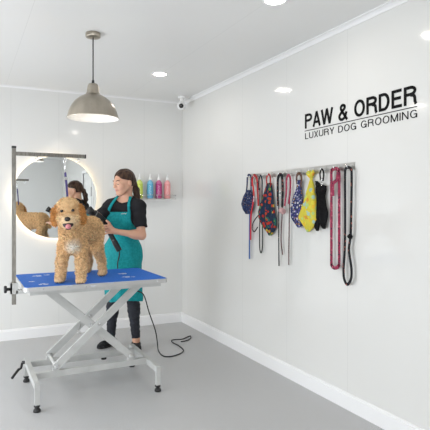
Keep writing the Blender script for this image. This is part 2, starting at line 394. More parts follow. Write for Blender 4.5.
bottle(139.6, (.56, .66, .10), (.80, .88, .45), 'lime green shampoo bottle with white cap on the wall ledge, nearest the groomer')
bottle(150.2, (.12, .42, .64), (.65, .85, .95), 'sky blue shampoo bottle with white cap on the wall ledge')
bottle(158.8, (.45, .04, .20), (.90, .55, .75), 'magenta shampoo bottle with white cap on the wall ledge')
bottle(167.3, (.84, .34, .34), (.97, .75, .74), 'coral pink shampoo bottle with white cap, last on the ledge towards the corner')

# ------------------------------------------------------------------ grooming table
TZ = .79
tx0, tx1, ty0, ty1 = .335, 1.300, 3.365, 4.060
t = empty('grooming_table', (.815, 3.67, 0), 'scissor-lift grooming table with blue top and pale grey steel frame', 'grooming table')
def rounded_slab(x0, x1, y0, y1, z0, z1, r, seg=6):
    bm = bmesh.new(); pts = []
    for cx, cy, a0 in ((x1-r, y1-r, 0), (x0+r, y1-r, PI/2), (x0+r, y0+r, PI), (x1-r, y0+r, 1.5*PI)):
        for k in range(seg+1):
            a = a0+PI/2*k/seg; pts.append((cx+r*math.cos(a), cy+r*math.sin(a)))
    lo = [bm.verts.new((x, y, z0)) for x, y in pts]; hi = [bm.verts.new((x, y, z1)) for x, y in pts]; n = len(pts)
    for k in range(n): bm.faces.new((lo[k], lo[(k+1)%n], hi[(k+1)%n], hi[k]))
    bm.faces.new(lo[::-1]); bm.faces.new(hi); return bm
top = obj('table_top', rounded_slab(tx0+.006, tx1-.006, ty0+.006, ty1-.006, TZ-.026, TZ, .02), M_blue, t)
bm = rounded_slab(tx0, tx1, ty0, ty1, TZ-.030, TZ-.0015, .028); obj('edge_trim', bm, M_alu, t, bevel=.003)
for x in (.45, .72, 1.0, 1.22):
    bm = bmesh.new(); cyl(bm, (x, ty0+.001, TZ-.016), (x, ty0-.0015, TZ-.016), .004, 12); obj('edge_rivet', bm, M_chrome, t)
# pale paw prints on the top
def dot(cx, cy, rx, ry, a0=0, n=14):
    vs = [bm.verts.new((cx+rx*math.cos(2*PI*k/n)*math.cos(a0)-ry*math.sin(2*PI*k/n)*math.sin(a0), cy+rx*math.cos(2*PI*k/n)*math.sin(a0)+ry*math.sin(2*PI*k/n)*math.cos(a0), TZ+.0006)) for k in range(n)]
    bm.faces.new(vs)
def paw(cx, cy, s, a):
    dot(cx, cy, .019*s, .015*s, a)
    for q in (-.75, -.27, .27, .75):
        b = a+PI/2+q; dot(cx+.031*s*math.cos(b), cy+.031*s*math.sin(b), .008*s, .011*s, b-PI/2)
def on_top(u, v):
    d = (CH-TZ)*FPX/(v-206.5); p = P(u, v, d); return p.x, p.y
for u, v, s, a in ((39, 276.2, 1.2, .5), (46, 284.3, 1.15, 1.0), (124, 273.4, 1.2, 2.4), (127.5, 277.2, 1.1, .2), (33, 281.5, .7, 2.0), (71, 286.0, .8, .7), (134, 277, .6, .4), (112, 283, .8, .2), (48, 274.8, .8, 2.2), (95, 286, .7, 1.8)):
    bm = bmesh.new(); x, y = on_top(u, v); paw(x, y, s, a); obj('paw_print', bm, M_print, top)
bm = bmesh.new()
for y in (ty0+.05, ty1-.09): box(bm, (.375, y, TZ-.060), (1.262, y+.04, TZ-.031))
for x in (.375, 1.222): box(bm, (x, ty0+.09, TZ-.060), (x+.04, ty1-.09, TZ-.031))
obj('top_subframe', bm, M_frame, t, bevel=.002)
# base
zr0, zr1 = .138, .180
yn, yf = 3.585, 3.875
for x in (.412, 1.220):
    obj('end_bar', newbox((x-.016, 3.345, zr0), (x+.016, 3.995, zr1)), M_frame, t, bevel=.004)
for y in (yn, yf):
    obj('base_rail', newbox((.428, y-.016, zr0), (1.204, y+.016, zr1)), M_frame, t, bevel=.003)
for x in (.412, 1.220):
    for y in (3.363, 3.977):
        o = obj('leg', newbox((x-.015, y-.015, .045), (x+.015, y+.015, zr0)), M_frame, t, bevel=.003)
        bm = bmesh.new(); lathe(bm, [(0, .046), (.017, .046), (.020, .041), (.020, .034), (.013, .030), (.012, .024), (.019, .020), (.023, .012), (.023, .003), (.021, 0), (0, 0)], (x, y, 0), 28)
        obj('rubber_foot', bm, M_rubber, o, True)
bm = bmesh.new(); cyl(bm, (.965, yf, .138), (.965, yf, .122), .020, 20); obj('rubber_stop', bm, M_rubber, t)
def scissor(y, name='scissor_arm'):
    for k, (p, q) in enumerate((((.555, .205), (1.150, .735)), ((1.095, .205), (.500, .735)))):
        yy = y + (-.012 if k == 0 else .014)
        bm = bmesh.new(); beam(bm, (p[0], yy, p[1]), (q[0], yy, q[1]), .050, .024, (0, 1, 0)); o = obj(name, bm, M_frame, t, bevel=.004)
        for s in (.02, .5):
            bm = bmesh.new(); c0 = Vector((p[0], yy-.012, p[1])).lerp(Vector((q[0], yy-.012, q[1])), s); cyl(bm, c0, c0-Vector((0, .006, 0)), .010, 16); obj('pivot_bolt', bm, M_chrome, o)
scissor(3.575); scissor(3.885)
for x in (.562, 1.088):
    bm = bmesh.new(); cyl(bm, (x, 3.55, .210), (x, 3.91, .210), .014, 20); obj('cross_shaft', bm, M_frame, t, True)
    for y in (yn, yf): obj('pivot_block', newbox((x-.022, y-.014, zr1), (x+.022, y+.014, .20)), M_frame, t, bevel=.002)
q0 = Vector((.397, 3.93, .16))
bm = bmesh.new(); cyl(bm, q0+Vector((.01, 0, 0)), q0-Vector((.02, 0, 0)), .012, 16)
tube(bm, [q0-Vector((.018, 0, 0)), P(21, 368.3, 3.68), P(18.5, 369.5, 3.66), P(15.2, 373.8, 3.62), P(12.0, 378.2, 3.58)], [.008, .009, .010, .0095, .009], 14)
obj('foot_pedal', bm, M_black, t, True)
bm = bmesh.new(); tube(bm, catmull([P(77.6, 330, 3.74), P(79.2, 332.5, 3.74), P(81.5, 333.8, 3.74), P(80.0, 331.5, 3.74)], 4), .004, 8); cyl(bm, P(79.2, 332.5, 3.74), Vector((.790, 3.873, .425)), .003, 8)
obj('release_wire', bm, M_steel, t, True)

# grooming arm clamped to the table
px_, py_ = .288, 3.515
garm = obj('grooming_arm', newbox((px_-.0125, py_-.0125, .665), (px_+.0125, py_+.0125, 1.680)), M_post, t, bevel=.002)
obj('post_cap', newbox((px_-.0135, py_-.0135, 1.678), (px_+.0135, py_+.0135, 1.692)), M_black, garm, bevel=.002)
obj('crossbar', newbox((px_+.0125, py_-.011, 1.632), (.742, py_+.011, 1.656)), M_post, garm, bevel=.002)
obj('bar_cap', newbox((.742, py_-.012, 1.631), (.750, py_+.012, 1.657)), M_black, garm, bevel=.001)
bm = bmesh.new(); box(bm, (px_-.022, py_-.024, .735), (px_-.0125, py_+.024, .805)); box(bm, (px_-.022, py_-.024, .735), (px_+.022, py_-.0125, .805)); box(bm, (px_-.022, py_+.0125, .735), (px_+.022, py_+.024, .805))
box(bm, (px_+.0125, py_-.024, .735), (tx0+.03, py_+.024, .757))
obj('clamp', bm, M_frame, garm, bevel=.002)
bm = bmesh.new(); cyl(bm, (px_-.022, py_, .765), (px_-.046, py_, .765), .010, 16); tube(bm, [(px_-.042, py_, .765), (px_-.045, py_, .765), (px_-.056, py_, .765), (px_-.060, py_, .765)], [.018, .024, .024, .019], 24)
obj('clamp_knob', bm, M_black, garm, True)
def eye(x, r=.011):
    bm = bmesh.new(); cyl(bm, (x, py_, 1.634), (x, py_, 1.622), .004, 10)
    pts = [(x+r*math.sin(a), py_, 1.612-r*math.cos(a)*1.0) for a in [i*2*PI/20 for i in range(21)]]
    tube(bm, pts, .0022, 8); obj('eye_hook', bm, M_chrome, garm, True)
for x in (.433, .610, .700): eye(x)
# tether
hx = .610
t2 = empty('grooming_tether', (hx, py_, 1.60), 'purple grooming tether hanging from the crossbar to the dog collar', 'tether')
tp = [Vector((hx, py_, 1.600)), Vector((hx+.002, py_, 1.53)), Vector((hx+.010, py_-.003, 1.45)), Vector((hx+.018, py_-.006, 1.33)), Vector((hx+.022, py_-.003, 1.27))]
M_purple = noise_col(mat('purple_webbing', (.06, .045, .17), .7), (.05, .04, .15), (.10, .08, .24), 200)
bm = bmesh.new()
for a, b in zip(tp[1:], tp[2:]): beam(bm, a, b, .014, .003, (0, 1, 0))
obj('strap', bm, M_purple, t2)
bm = bmesh.new(); tube(bm, [tp[0]+Vector((0, 0, .012)), tp[0], tp[1]+Vector((0, 0, .045)), tp[1]], [.002, .005, .005, .004], 10)
pts = [(hx+.008*math.cos(a), py_, 1.603+.011*math.sin(a)) for a in [i*2*PI/16 for i in range(17)]]; tube(bm, pts, .002, 8)
obj('snap_clip', bm, M_chrome, t2, True)
bm = bmesh.new()
beam(bm, tp[1].lerp(tp[2], .5)+Vector((0, -.003, .010)), tp[1].lerp(tp[2], .5)-Vector((0, .003, .010)), .018, .004, (0, 1, 0))
obj('slider', bm, M_chrome, t2, bevel=.001)

# ------------------------------------------------------------------ leads and harnesses on the hook rail
M_rail = noise_col(mat('rail_steel', (.6, .6, .6), .35, .9), (.50, .49, .47), (.62, .61, .59), 12, stretch=(1, .3, 6))
RX = XW-.03                                 # the plane the leads hang in
def wy(u, x=RX):
    a = (u-215)/FPX; s_, c_ = math.sin(YAW), math.cos(YAW); return x*(c_-s_*a)/(c_*a+s_)
def wz(u, v, x=RX):
    a = (u-215)/FPX; s_, c_ = math.sin(YAW), math.cos(YAW); return CH+(206.5-v)/FPX*x/(c_*a+s_)
hooks = [248.8, 254.2, 260.2, 268.6, 279.8, 288.3, 298.3, 310.3, 321.8, 335.0, 348.2]
ry0, ry1 = wy(247.8, XW), wy(355.3, XW)
t = empty('hook_rail', (XW, (ry0+ry1)/2, 1.527), 'brushed steel hook rail on the right wall carrying the dog leads', 'hook rail')
obj('rail_plate', newbox((XW-.004, ry1, 1.529), (XW-.0003, ry0, 1.581)), M_rail, t, bevel=.001)
HZ = 1.548
for u in hooks:
    y = wy(u); bm = bmesh.new()
    tube(bm, [(XW-.004, y, HZ), (XW-.030, y, HZ-.001), (XW-.040, y, HZ+.003), (XW-.044, y, HZ+.014)], [.0035, .0035, .0035, .0040], 10); o = obj('hook', bm, M_chrome, t, True)
    bm = bmesh.new(); cyl(bm, (XW-.004, y, HZ+.018), (XW-.006, y, HZ+.018), .004, 12); obj('hook_screw', bm, M_chrome, t, True)
WK = 1.45
def ribbon(bm, pts, width, x0, x1, smooth_n=6):
    """flat webbing in the wall plane through (y, z) points; x0..x1 give its depth range along the run"""
    P3 = catmull([(0, y, z) for y, z in pts], smooth_n) if len(pts) > 2 else [Vector((0, y, z)) for y, z in pts]
    n = len(P3); rows = []
    for i, p in enumerate(P3):
        d = (P3[min(i+1, n-1)]-P3[max(i-1, 0)]).normalized(); nr = Vector((0, -d.z, d.y)); x = x0+(x1-x0)*i/(n-1)
        q = [p+nr*width*WK/2, p-nr*width*WK/2]
        rows.append([bm.verts.new((x+e, w_.y, w_.z)) for w_ in q for e in (0, .0028)])
    for a, b in zip(rows, rows[1:]):
        bm.faces.new((a[0], b[0], b[2], a[2])); bm.faces.new((a[1], a[3], b[3], b[1])); bm.faces.new((a[0], a[1], b[1], b[0])); bm.faces.new((a[2], b[2], b[3], a[3]))
    bm.faces.new((rows[0][0], rows[0][2], rows[0][3], rows[0][1])); bm.faces.new((rows[-1][0], rows[-1][1], rows[-1][3], rows[-1][2]))
def W2(pts): return [(wy(u), wz(u, v)) for u, v in pts]
def loop_pts(u0, u1, vt, vb, closed_bottom=True):
    """a hanging loop: over the hook at the top, two strands, rounded bottom"""
    m = (u0+u1)/2; r = (u1-u0)/2
    p = [(m-r*math.cos(q), vt+r*.9*(1-math.sin(q))) for q in (1.57, 1.1, .55, 0)]
    p += [(u0, vt+20), (u0, (vt+vb)/2), (u0, vb-20)] + [(m-r*math.cos(q), vb-r*1.2*(1-math.sin(q))) for q in (0, .4, .8, 1.2, 1.57, 1.94, 2.34, 2.74, 3.14)]
    p += [(u1, vb-20), (u1, (vt+vb)/2), (u1, vt+20)] + [(m-r*math.cos(q), vt+r*.9*(1-math.sin(q))) for q in (3.14, 2.59, 2.04, 1.57)]
    return p
def hang_cloth(bm, rows, depth=.022, folds=3, ph=0, nu=16, x=RX+.004):
    """puffy hanging cloth: rows of (v, u_left, u_right) in photo measure; closed front and back"""
    rr = []; m = 4
    for a, b in zip(rows, rows[1:]):
        for k in range(m): q = k/m; rr.append([a[i]+(b[i]-a[i])*q for i in range(3)])
    rr.append(list(rows[-1])); F_, B_ = [], []
    for i, (v, ul, ur) in enumerate(rr):
        f, g = [], []
        for j in range(nu+1):
            s_ = j/nu; u = ul+(ur-ul)*s_; y, z = wy(u), wz((ul+ur)/2, v); b_ = math.sin(PI*s_)**.6 if 0 < s_ < 1 else 0
            e = math.sin(PI*min(1, (i+.6)/(len(rr)))); e = max(.25, e)
            fx = x - depth*b_*e*(1+.35*math.sin(folds*2*PI*s_+ph+i*.12)) - .001
            f.append(bm.verts.new((fx, y, z))); g.append(bm.verts.new((x+.006, y, z)))
        F_.append(f); B_.append(g)
    n = len(rr)
    for i in range(n-1):
        for j in range(nu):
            bm.faces.new((F_[i][j], F_[i][j+1], F_[i+1][j+1], F_[i+1][j])); bm.faces.new((B_[i][j], B_[i+1][j], B_[i+1][j+1], B_[i][j+1]))
        for j, sgn in ((0, 1), (nu, -1)):
            bm.faces.new((F_[i][j], F_[i+1][j], B_[i+1][j], B_[i][j]))
    for i in (0, n-1):
        for j in range(nu): bm.faces.new((F_[i][j], F_[i][j+1], B_[i][j+1], B_[i][j]))
GL = 'leads and harnesses on the hook rail'
def hung(name, u, lab, cat): return empty(name, (RX, wy(u), HZ), lab, cat, GL)
def strip(name, pts, wpx, m, parent, x0=RX, x1=RX):
    bm = bmesh.new(); ribbon(bm, W2(pts), wpx, x0, x1); return obj(name, bm, m, parent)
def clip(parent, u, v, m=M_chrome):
    y, z = wy(u), wz(u, v); bm = bmesh.new()
    tube(bm, [(RX-.006, y, z), (RX-.006, y, z-.012), (RX-.006, y, z-.030)], [.005, .004, .003], 10)
    tube(bm, [(RX-.006, y+.007*math.sin(a), z-.038+.010*math.cos(a)) for a in [k*2*PI/14 for k in range(15)]], .0022, 8)
    return obj('clip', bm, m, parent, True)
navy = pattern_mat('navy_floral', (.02, .03, .08), [(.05, .08, .2), (.22, .22, .28), (.16, .08, .05), (.03, .05, .15), (.02, .03, .07)], 90, thr=.40)
redm = pattern_mat('red_webbing', (.42, .03, .03), [(.5, .04, .04), (.35, .02, .03), (.1, .02, .03)], 60)
dkplaid = pattern_mat('dark_plaid', (.02, .03, .04), [(.04, .07, .09), (.02, .02, .03), (.15, .14, .12)], 80)
floral = pattern_mat('bright_floral', (.012, .025, .05), [(.36, .02, .015), (.015, .03, .07), (.02, .10, .09), (.40, .03, .02), (.50, .34, .04), (.02, .05, .12), (.015, .03, .06), (.42, .05, .02), (.12, .25, .05)], 40, thr=.50)
blackm = pattern_mat('black_patterned', (.012, .012, .015), [(.02, .02, .02), (.25, .2, .15), (.03, .03, .04), (.015, .015, .02), (.3, .10, .08)], 55, thr=.33)
winem = pattern_mat('wine_webbing', (.30, .03, .07), [(.35, .04, .09), (.5, .12, .16), (.14, .03, .06)], 70)
bones = pattern_mat('navy_white_print', (.03, .04, .12), [(.60, .60, .64), (.10, .08, .28), (.03, .04, .10), (.03, .03, .10), (.30, .16, .06), (.36, .36, .46)], 80, thr=.50)
yellow = pattern_mat('yellow_print', (.60, .52, .06), [(.62, .28, .04), (.60, .54, .08), (.42, .58, .20), (.70, .60, .06), (.36, .52, .45), (.72, .46, .04)], 34, thr=.5)
blackc = noise_col(mat('black_mesh_fabric', (.012, .012, .013), .85, spec=.15), (.006, .006, .007), (.011, .011, .012), 90)
pinkm = pattern_mat('raspberry_webbing', (.27, .03, .07), [(.30, .04, .09), (.06, .03, .05), (.48, .12, .17), (.32, .03, .07), (.04, .02, .04)], 70, thr=.45)
bluem = mat('blue_webbing', (.03, .10, .32), .7); brownm = pattern_mat('brown_webbing', (.14, .08, .08), [(.3, .18, .17), (.10, .06, .06), (.02, .02, .02)], 90)
roseb = mat('dusty_rose_plastic', (.55, .33, .33), .5)
# 1
t = hung('dog_harness', 248.8, 'navy patterned dog harness with trailing blue strap, leftmost on the hook rail', 'harness')
strip('loop', [(247.4, 177), (248.2, 175), (249.6, 175), (250.8, 178), (250.9, 190), (251.2, 198)], .012, navy, t)
strip('loop', [(247.6, 177), (247.4, 186), (246.4, 195)], .014, navy, t, RX-.004, RX-.006)
bm = bmesh.new(); hang_cloth(bm, [(190, 246.4, 250), (196, 243.6, 252), (204, 241.6, 253), (210, 243.0, 252.4), (214, 245.2, 250)], .03); obj('harness_body', bm, navy, t, True)
strip('strap', [(248.9, 211), (248.6, 235), (248.5, 259)], .013, bluem, t, RX+.008, RX+.008)
# 2
t = hung('dog_lead', 254.2, 'short bright red dog lead with a single end hanging straight down', 'lead')
strip('webbing', [(252.2, 186), (252.2, 179), (253.6, 175.6), (255.4, 175.8), (256.8, 179), (257.6, 190), (258.2, 206)], .016, redm, t, RX, RX)
strip('webbing', [(252.4, 180), (254.3, 196), (251.4, 215), (250.8, 240)], .014, mat('plain_red_webbing', (.55, .015, .02), .6), t, RX-.006, RX-.004)
clip(t, 254.5, 196)
# 3
t = hung('dog_lead', 260.2, 'dark navy lead whose black loop end hangs below the floral bandana', 'lead')
strip('webbing', [(258.7, 190), (258.8, 180), (260.3, 175.5), (262.0, 180), (262.0, 190), (261.7, 212)], .010, dkplaid, t)
strip('webbing', [(258.7, 188), (258.9, 215), (258.6, 245), (260, 252.8), (261.6, 245), (261.4, 222), (261.5, 205)], .0075, blackc, t, RX+.008, RX+.008)
strip('handle_loop', [(262, 213), (257.4, 217), (253.6, 223), (252.8, 229), (255, 231.5), (258.2, 227)], .0065, blackc, t, RX-.006, RX-.006)
# 4
t = hung('dog_bandana', 268.6, 'navy dog bandana with big red and yellow flowers, hung by a red loop', 'bandana')
strip('loop', [(267.4, 187), (266.6, 179), (268.3, 174.5), (270.4, 177), (270.0, 187)], .011, redm, t, RX-.002, RX-.002)
bm = bmesh.new(); hang_cloth(bm, [(183, 266.2, 270.6), (190, 264.6, 271.6), (200, 261.6, 272.6), (212, 258.0, 274.2), (218, 258.2, 275.4), (227, 262, 275.6), (232, 266.0, 273.0), (235.5, 268.5, 270.6)], .030, 3); obj('bandana_cloth', bm, floral, t, True)
# 5
t = hung('dog_lead', 279.8, 'long black dog lead with doubled handle beside the floral bandana', 'lead')
strip('handle_loop', [(277.8, 206), (277.6, 184), (278.2, 177), (280.2, 174.6), (282, 177.5), (282.6, 190), (282.0, 207)], .020, blackm, t)
strip('webbing', [(278.0, 200), (277.9, 230), (278.2, 266)], .009, blackm, t, RX+.006, RX+.006)
strip('webbing', [(282.2, 198), (281, 222), (280.2, 240), (281.8, 254.8)], .0085, brownm, t, RX+.006, RX+.006)
clip(t, 281, 190)
# 6
t = hung('dog_lead', 288.3, 'wine red rope lead with a dusty pink bag holder', 'lead')
strip('handle_loop', [(284.4, 206), (286.2, 192), (286.4, 180), (288.2, 175.2), (290.2, 179), (290.0, 192), (288.6, 204)], .013, winem, t)
strip('webbing', [(288.9, 200), (288.4, 230), (288.0, 265)], .008, brownm, t, RX+.005, RX+.005)
bm = bmesh.new(); y, z = wy(283.6), wz(283.6, 211); tube(bm, [(RX-.012, y+.022, z+.006), (RX-.012, y+.018, z+.006), (RX-.012, y-.018, z-.004), (RX-.012, y-.022, z-.004)], [.016, .022, .022, .016], 20); o = obj('bag_holder', bm, roseb, t, True); tag(o, 'dusty pink bag holder')
# 7
t = hung('dog_harness', 298.3, 'navy and white printed dog harness bunched beside the yellow bandana', 'harness')
strip('loop', [(297.0, 184), (296.4, 177), (298.3, 173.5), (300.6, 174.8), (301.4, 180), (299.8, 188)], .014, pattern_mat('bronze_print', (.10, .05, .03), [(.3, .15, .08), (.03, .03, .05), (.15, .1, .1)], 60), t)
bm = bmesh.new(); hang_cloth(bm, [(180, 297.4, 300.2), (190, 295.8, 300.8), (198, 293.4, 301.6), (208, 290.6, 302.2), (218, 291.0, 302.4), (224, 294.6, 302.4), (227.5, 297, 301)], .03, 3, 1); obj('harness_body', bm, bones, t, True)
# 8
t = hung('dog_bandana', 310.3, 'bright yellow printed dog bandana knotted at the top of the hook', 'bandana')
bm = bmesh.new(); hang_cloth(bm, [(170, 308.2, 309.8), (173, 306.6, 310.2), (176, 307.8, 310.6), (179, 309.8, 311.4)], .016, 1); hang_cloth(bm, [(170, 311.0, 312.6), (173, 311.0, 313.8), (176, 310.4, 312.8), (179, 309.8, 311.4)], .016, 1); obj('knot_loops', bm, yellow, t, True)
bm = bmesh.new(); hang_cloth(bm, [(178, 309.8, 311.6), (181, 309.6, 311.8), (186, 308.6, 313.2), (195, 305.6, 314.6), (205, 302.0, 315.6), (213, 298.8, 316.6), (218, 297.0, 317.2), (223, 300.6, 316.2), (228, 304.2, 312.0), (232, 306.6, 308.2)], .026, 3, 2); obj('bandana_cloth', bm, yellow, t, True)
# 9
t = hung('dog_harness', 321.8, 'plain black fabric dog harness with two hanging tails next to the yellow bandana', 'harness')
strip('loop', [(320.4, 180), (319.9, 173), (321.7, 169.2), (323.5, 173), (322.9, 181)], .009, blackc, t)
clip(t, 322.4, 178)
bm = bmesh.new(); hang_cloth(bm, [(181, 315.2, 316.6), (184, 315.8, 319.6), (186, 316.2, 325.6), (191, 317.2, 325.4), (196, 319.6, 324.2), (206, 318.2, 325.4), (212, 316.6, 327.0), (218, 315.6, 326.6), (223, 316.4, 325.6)], .035, 2, 3); obj('harness_body', bm, blackc, t, True)
bm = bmesh.new(); hang_cloth(bm, [(220, 315.6, 319.4), (226, 315.2, 318.8), (231, 316.0, 317.6)], .02, 1); obj('tail', bm, blackc, t, True)
bm = bmesh.new(); hang_cloth(bm, [(220, 320.4, 325.6), (225, 321.4, 325.4), (229, 322.6, 324.4)], .02, 1); obj('tail', bm, blackc, t, True)
# 10
t = hung('dog_lead', 335, 'raspberry red patterned dog lead hanging in one long loop, second from the right', 'lead')
strip('webbing', loop_pts(331.2, 339.0, 168.6, 268), .0165, pinkm, t)
strip('handle_loop', [(338.4, 172), (337.2, 180), (333.6, 184), (333.4, 196)], .017, pinkm, t, RX-.006, RX-.005)
# 11
t = hung('dog_lead', 348.2, 'long black patterned dog lead with a knot, rightmost on the hook rail', 'lead')
strip('webbing', [(348, 167.2), (345.6, 168.6), (344.9, 176), (345.0, 215), (344.6, 250), (343.4, 268), (344.0, 279), (347.2, 284.4), (350.8, 279), (351.2, 268), (348.8, 250), (350.4, 236), (351.0, 215), (351.5, 176), (350.6, 168.8), (348, 167.2)], .0135, blackm, t)
bm = bmesh.new(); hang_cloth(bm, [(234, 348.6, 350.6), (236.5, 347.6, 351.8), (239, 348.8, 350.8)], .016, 1); obj('knot', bm, blackc, t, True)

# ------------------------------------------------------------------ distance-field modelling (people and animals)
def rcone(a, b, ra, rb, k=.03): return ('c', np.array(a, float), np.array(b, float), ra, rb, k)
def ell(c_, r, axes=None, k=.03): return ('e', np.array(c_, float), np.array(r, float), np.eye(3) if axes is None else np.array(axes, float), None, k)
class Grid:
    def __init__(g, lo, hi, h):
        g.lo = np.array(lo, float); g.h = h; g.n = np.ceil((np.array(hi)-g.lo)/h).astype(int)+1
        g.ax = [g.lo[i]+h*np.arange(g.n[i]) for i in range(3)]
    def mesh(g): return np.meshgrid(*g.ax, indexing='ij')
def evalf(g, prims, grow=0, init=.2):
    D = np.full(g.n, init, np.float32)
    for kind, a, b, c_, d_, k in prims:
        if kind == 'c': lo = np.minimum(a, b)-max(c_, d_)-grow-.07-k; hi = np.maximum(a, b)+max(c_, d_)+grow+.07+k
        else: m = b.max()+grow+.07+k; lo, hi = a-m, a+m
        i0 = np.maximum(0, np.floor((lo-g.lo)/g.h).astype(int)); i1 = np.minimum(g.n, np.ceil((hi-g.lo)/g.h).astype(int)+1)
        if (i1 <= i0).any(): continue
        X, Y, Z = np.meshgrid(*[g.ax[i][i0[i]:i1[i]] for i in range(3)], indexing='ij')
        if kind == 'c':
            ab = b-a; L2 = max(1e-9, ab@ab); t_ = np.clip(((X-a[0])*ab[0]+(Y-a[1])*ab[1]+(Z-a[2])*ab[2])/L2, 0, 1)
            d = np.sqrt((X-a[0]-t_*ab[0])**2+(Y-a[1]-t_*ab[1])**2+(Z-a[2]-t_*ab[2])**2)-(c_+(d_-c_)*t_)
        else:
            q = [(X-a[0])*c_[i][0]+(Y-a[1])*c_[i][1]+(Z-a[2])*c_[i][2] for i in range(3)]
            k0 = np.sqrt(sum((q[i]/b[i])**2 for i in range(3)))+1e-9; k1 = np.sqrt(sum((q[i]/b[i]**2)**2 for i in range(3)))+1e-9
            d = k0*(k0-1)/k1
        d = d-grow; sl = tuple(slice(i0[i], i1[i]) for i in range(3)); o_ = D[sl]
        h_ = np.clip(.5+.5*(o_-d)/k, 0, 1); D[sl] = o_*(1-h_)+d*h_-k*h_*(1-h_)
    return D
def smax(a, b, k=.01):
    h_ = np.clip(.5-.5*(b-a)/k, 0, 1); return b*(1-h_)+a*h_+k*h_*(1-h_)
def surfnet(D, g):
    s_ = D < 0; n = np.array(D.shape)-1
    cs = np.zeros(n, np.int8)
    for i in (0, 1):
        for j in (0, 1):
            for k in (0, 1): cs += s_[i:i+n[0], j:j+n[1], k:k+n[2]]
    mixed = (cs > 0) & (cs < 8); idx = -np.ones(n, np.int64); ids = np.argwhere(mixed); idx[mixed] = np.arange(len(ids))
    acc = np.zeros((len(ids), 3)); cnt = np.zeros(len(ids))
    cor = [(i, j, k) for i in (0, 1) for j in (0, 1) for k in (0, 1)]
    for a in cor:
        for ax in range(3):
            if a[ax]: continue
            b = list(a); b[ax] = 1
            va = D[tuple((ids+a).T)]; vb = D[tuple((ids+b).T)]; m = (va < 0) != (vb < 0)
            t_ = np.where(m, va/np.where(m, va-vb, 1), 0); p = np.array(a)+0.*ids; p[:, ax] = t_
            acc[m] += p[m]; cnt[m] += 1
    V = g.lo+g.h*(ids+acc/cnt[:, None]); Q = []
    for ax in range(3):
        o1, o2 = [i for i in range(3) if i != ax]
        sl0 = [slice(1, -1)]*3; sl1 = [slice(1, -1)]*3; sl0[ax] = slice(0, -1); sl1[ax] = slice(1, None)
        A, B = s_[tuple(sl0)], s_[tuple(sl1)]
        for e, flip in (((A & ~B), False), ((~A & B), True)):
            p = np.argwhere(e); off = np.array([1, 1, 1]); off[ax] = 0; p = p+off
            def c4(d1, d2):
                q = p.copy(); q[:, o1] -= d1; q[:, o2] -= d2; return idx[tuple(q.T)]
            f = np.stack([c4(1, 1), c4(0, 1), c4(0, 0), c4(1, 0)], 1)
            if flip != (ax == 1): f = f[:, ::-1]
            Q.append(f)
    return V, np.concatenate(Q)
def np_mesh(name, V, Q, mat_, parent=None, smooth=True, tint=None, relax=0):
    if relax:
        for _ in range(relax):
            A = np.zeros_like(V); cn = np.zeros(len(V))
            for i in range(4):
                j = (i+1) % 4; np.add.at(A, Q[:, i], V[Q[:, j]]); np.add.at(cn, Q[:, i], 1); np.add.at(A, Q[:, j], V[Q[:, i]]); np.add.at(cn, Q[:, j], 1)
            V = V*.5+.5*A/np.maximum(cn, 1)[:, None]
    me = bpy.data.meshes.new(name); k = Q.shape[1]
    me.vertices.add(len(V)); me.vertices.foreach_set('co', V.astype(np.float32).ravel())
    me.loops.add(Q.size); me.loops.foreach_set('vertex_index', Q.astype(np.int32).ravel())
    me.polygons.add(len(Q)); me.polygons.foreach_set('loop_start', (np.arange(len(Q))*k).astype(np.int32)); me.polygons.foreach_set('loop_total', np.full(len(Q), k, np.int32))
    me.update(calc_edges=True); me.validate()
    if tint is not None:
        at = me.attributes.new('tint', 'FLOAT_COLOR', 'POINT'); at.data.foreach_set('color', np.concatenate([tint, np.ones((len(V), 1))], 1).astype(np.float32).ravel())
    return link_mesh(name, me, mat_, parent, smooth)
def A3(v): return np.array(v[:], float)

